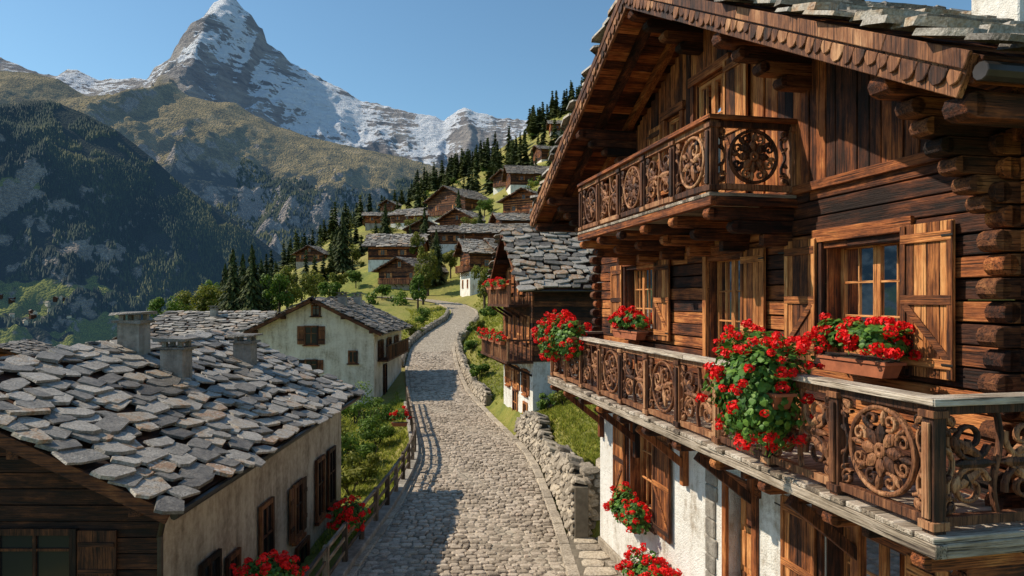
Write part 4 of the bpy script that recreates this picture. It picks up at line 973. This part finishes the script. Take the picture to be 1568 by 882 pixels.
def alpmat(name,tree0,tree1,hz,hs,fdark=(.012,.021,.015),fl=(.045,.055,.026),sc=1.):
    m,nt,b=newmat(name); o=objc(nt)
    n0=noise(nt,o,.0022*sc,6,.6); n1=noise(nt,o,.012*sc,6,.65); n2=noise(nt,o,.09*sc,5,.7)
    z=nd(nt,'ShaderNodeSeparateXYZ',{0:o}).outputs[2]
    zz=nd(nt,'ShaderNodeMapRange',{'Value':z,'From Min':tree0,'From Max':tree1}).outputs[0]
    k=mth(nt,'ADD',zz,mth(nt,'MULTIPLY',mth(nt,'SUBTRACT',n0,.5),1.8)); k=mth(nt,'ADD',k,mth(nt,'MULTIPLY',mth(nt,'SUBTRACT',n1,.5),1.2))
    k=mth(nt,'ADD',k,att(nt,'mead'))
    treeless=ramp(nt,k,[(.42,(0,0,0)),(.58,(1,1,1))])
    grass=ramp(nt,mth(nt,'ADD',mth(nt,'MULTIPLY',n1,.6),mth(nt,'MULTIPLY',n2,.4)),[(.36,(.07,.06,.03)),(.46,(.19,.15,.055)),(.54,(.31,.235,.10)),(.62,(.37,.285,.15)),(.72,(.38,.32,.24))])
    grass=mixc(nt,att(nt,'mead'),grass,(.20,.22,.045))
    vt=nd(nt,'ShaderNodeTexVoronoi',{'Vector':o,'Scale':.12*sc}).outputs['Distance']
    fr=ramp(nt,mth(nt,'ADD',mth(nt,'MULTIPLY',n2,.6),mth(nt,'MULTIPLY',vt,.4)),[(.3,fl),(.6,fdark)])
    c=mixc(nt,treeless,fr,grass)
    rock=ramp(nt,n2,[(.35,(.15,.125,.10)),(.65,(.44,.37,.30))])
    rf=mth(nt,'ADD',mth(nt,'SUBTRACT',1.,att(nt,'nz')),mth(nt,'MULTIPLY',mth(nt,'SUBTRACT',n1,.5),1.0)); rf=mth(nt,'ADD',rf,att(nt,'cliff'))
    c=mixc(nt,ramp(nt,rf,[(.45,(0,0,0)),(.53,(1,1,1))]),c,rock)
    setc(nt,b,c); b.inputs['Roughness'].default_value=1.; b.inputs['Specular IOR Level'].default_value=.1
    bump(nt,b,mth(nt,'ADD',mth(nt,'MULTIPLY',n1,2.),mth(nt,'SUBTRACT',n2,vt)),1.,16./sc); haze_glow(nt,b,hz,hs); return m
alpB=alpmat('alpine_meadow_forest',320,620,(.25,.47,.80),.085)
SB=[(-300,90),(-100,100),(0,108),(50,112),(90,122),(130,148),(170,150),(200,146),(240,132),(262,125),(290,148),(330,156),(360,158),(390,178),(420,192),(470,208),(500,216),(560,230),(620,242),(660,254),(700,265),(800,285),(1000,300),(1500,300)]
def atB(X,Y,Z,nz):
    px=784+F*X/Y; py=458-F*Z/Y
    cl=np.exp(-((px-400)/45)**2-((py-322)/38)**2)*.5+np.exp(-((px-520)/40)**2-((py-300)/22)**2)*.2
    return {'cliff':cl*sstep(.35,.6,fbm(X/60,Y/60,4,6)),'mead':0*X}
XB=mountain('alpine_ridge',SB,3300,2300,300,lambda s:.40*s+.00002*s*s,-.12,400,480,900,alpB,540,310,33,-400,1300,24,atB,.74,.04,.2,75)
alpC=alpmat('forested_mountainside',560,900,(.20,.42,.75),.055,sc=1.6)
SC=[(-400,120),(-100,158),(0,165),(50,160),(90,157),(130,174),(180,200),(230,240),(270,275),(320,312),(360,338),(400,368),(430,392),(470,425),(520,455),(600,480),(800,480)]
def meadC(X,Y,Z):
    px=784+F*X/Y; py=458-F*Z/Y
    return np.clip(sstep(425,440,py+(fbm(X/60,Y/60,4,12)-.5)*50)*sstep(240,180,px)*1.5*sstep(.40,.50,fbm(X/45,Y/70,3,4))+ (np.exp(-((px-25)/42)**2-((py-288)/20)**2)>.45)*1.,0,1)
def atC(X,Y,Z,nz):
    px=784+F*X/Y; py=458-F*Z/Y
    cl=np.exp(-((px-140)/65)**2-((py-385)/22)**2)*.55+np.exp(-((px-90)/35)**2-((py-352)/14)**2)*.45+np.exp(-((px-60)/25)**2-((py-240)/14)**2)*.25+np.exp(-((px-250)/30)**2-((py-330)/12)**2)*.35
    return {'mead':meadC(X,Y,Z),'cliff':cl*sstep(.35,.6,fbm(X/25,Y/25,4,6))}
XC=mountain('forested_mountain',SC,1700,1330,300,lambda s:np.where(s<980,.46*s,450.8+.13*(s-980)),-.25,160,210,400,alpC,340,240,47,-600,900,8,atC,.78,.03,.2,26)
def scatter(Xd,n,pred,hs,name,seed):
    X,Y,Z,nz=Xd; rs=np.random.RandomState(seed); a,b_=X.shape
    i=rs.randint(0,a-1,n*4); j=rs.randint(b_//8,b_-1,n*4); fx=rs.rand(n*4);fy=rs.rand(n*4)
    def s(A): return (A[i,j]*(1-fx)*(1-fy)+A[i+1,j]*fx*(1-fy)+A[i,j+1]*(1-fx)*fy+A[i+1,j+1]*fx*fy)
    x,y,z,q=s(X),s(Y),s(Z),s(nz); px=784+F*x/y; py=458-F*z/y
    ok=pred(x,y,z,q,px,py); idx=np.where(ok)[0][:n]; x,y,z=x[idx],y[idx],z[idx]; h=rs.uniform(*hs,len(x))
    k=5; base=np.array([(math.cos(6.283*t/k)*.23,math.sin(6.283*t/k)*.23,.0) for t in range(k)]+[(0,0,1)])
    V=base[None]*h[:,None,None]*np.stack([rs.uniform(.8,1.4,len(x))]*2+[np.ones(len(x))],1)[:,None,:]+np.stack([x,y,z-1],1)[:,None,:]
    T=np.array([(t,(t+1)%k,k) for t in range(k)])[None]+(np.arange(len(x))*(k+1))[:,None,None]
    big=fbm(x/120,y/120,3,5); tt=np.clip(rs.rand(len(x))*.7+(big-.5)*1.9,0,1)
    trimesh(name,V,T,[farf],None,np.repeat(tt,k))
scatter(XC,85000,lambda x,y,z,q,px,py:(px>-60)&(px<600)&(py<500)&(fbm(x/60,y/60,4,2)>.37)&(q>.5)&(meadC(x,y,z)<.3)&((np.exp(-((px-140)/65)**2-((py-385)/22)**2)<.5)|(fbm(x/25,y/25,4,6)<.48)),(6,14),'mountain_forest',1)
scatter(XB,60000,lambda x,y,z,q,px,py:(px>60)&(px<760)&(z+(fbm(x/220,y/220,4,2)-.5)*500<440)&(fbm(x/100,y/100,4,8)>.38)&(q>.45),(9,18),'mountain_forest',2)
mb=MB(); X,Y,Z,_=XC; px=784+F*X/Y; py=458-F*Z/Y; cand=np.argwhere((px>-20)&(px<120)&(py>455)&(py<500)); rs=np.random.RandomState(3)
for q in range(22):
    i,j=cand[rs.randint(len(cand))]; x,y,z=X[i,j],Y[i,j],Z[i,j]; w,l,h=rs.uniform(5,8),rs.uniform(6,10),rs.uniform(4,6); mb.M=frame(x,y,z,rs.uniform(0,180))
    mb.box(-w/2,w/2,-l/2,l/2,-3,h,pl if q%2 else dh,.5); mb.prism([(-w/2,h),(w/2,h),(0,h+w*.3)],-l/2,l/2,pl if q%2 else dh,.5)
    for s_ in (-1,1): mb.add([(0,-l/2-.6,h+w*.3+.2),(0,l/2+.6,h+w*.3+.2),(s_*(w/2+.7),l/2+.6,h-.2),(s_*(w/2+.7),-l/2-.6,h-.2)],[(0,1,2,3)],slated,.5)
mb.M=None; mb.build('distant_hamlet')
m,nt,b=newmat('valley_floor'); o=objc(nt); n1=noise(nt,o,.01,6,.6); setc(nt,b,ramp(nt,n1,[(.42,(.03,.05,.02)),(.5,(.10,.13,.04)),(.6,(.17,.18,.05))])); b.inputs['Roughness'].default_value=1.
vx=np.linspace(-9000,9000,60);vy=np.linspace(-3000,12000,60);VX,VY=np.meshgrid(vx,vy,indexing='ij'); gridmesh('valley_ground',VX,VY,VX*0-95+(fbm(VX/400,VY/400,3)-.5)*20,m)

# ------------------------------------------------------------------ light, sky, camera
trav=Vector((1.27,-.19,-1.22)).normalized()
sd=bpy.data.lights.new('sun','SUN'); sd.energy=5.0; sd.angle=math.radians(.5); sd.color=(1,.89,.72)
so=bpy.data.objects.new('sun',sd); scene.collection.objects.link(so); so.rotation_euler=trav.to_track_quat('-Z','Y').to_euler()
w=bpy.data.worlds.new('World'); scene.world=w; w.use_nodes=True; nt=w.node_tree
sky=nt.nodes.new('ShaderNodeTexSky'); sky.sky_type='NISHITA'; sky.sun_disc=False
sky.sun_elevation=math.asin(-trav.z); sky.sun_rotation=math.atan2(-trav.x,-trav.y); sky.altitude=400; sky.air_density=1.1; sky.dust_density=.5; sky.ozone_density=1.8
bg=nt.nodes['Background']; nt.links.new(mixc(nt,1.,sky.outputs[0],(.88,1.12,1.14),'MULTIPLY'),bg.inputs[0]); bg.inputs[1].default_value=.12
cam=bpy.data.cameras.new('camera'); co_=bpy.data.objects.new('camera',cam); scene.collection.objects.link(co_)
cam.lens=24; cam.sensor_width=36; cam.shift_y=17/1568; cam.clip_end=40000; cam.clip_start=.1
co_.location=(0,0,0); co_.rotation_euler=(math.radians(90),0,0); scene.camera=co_
scene.view_settings.view_transform='Standard'; scene.view_settings.look='None'; scene.view_settings.exposure=0
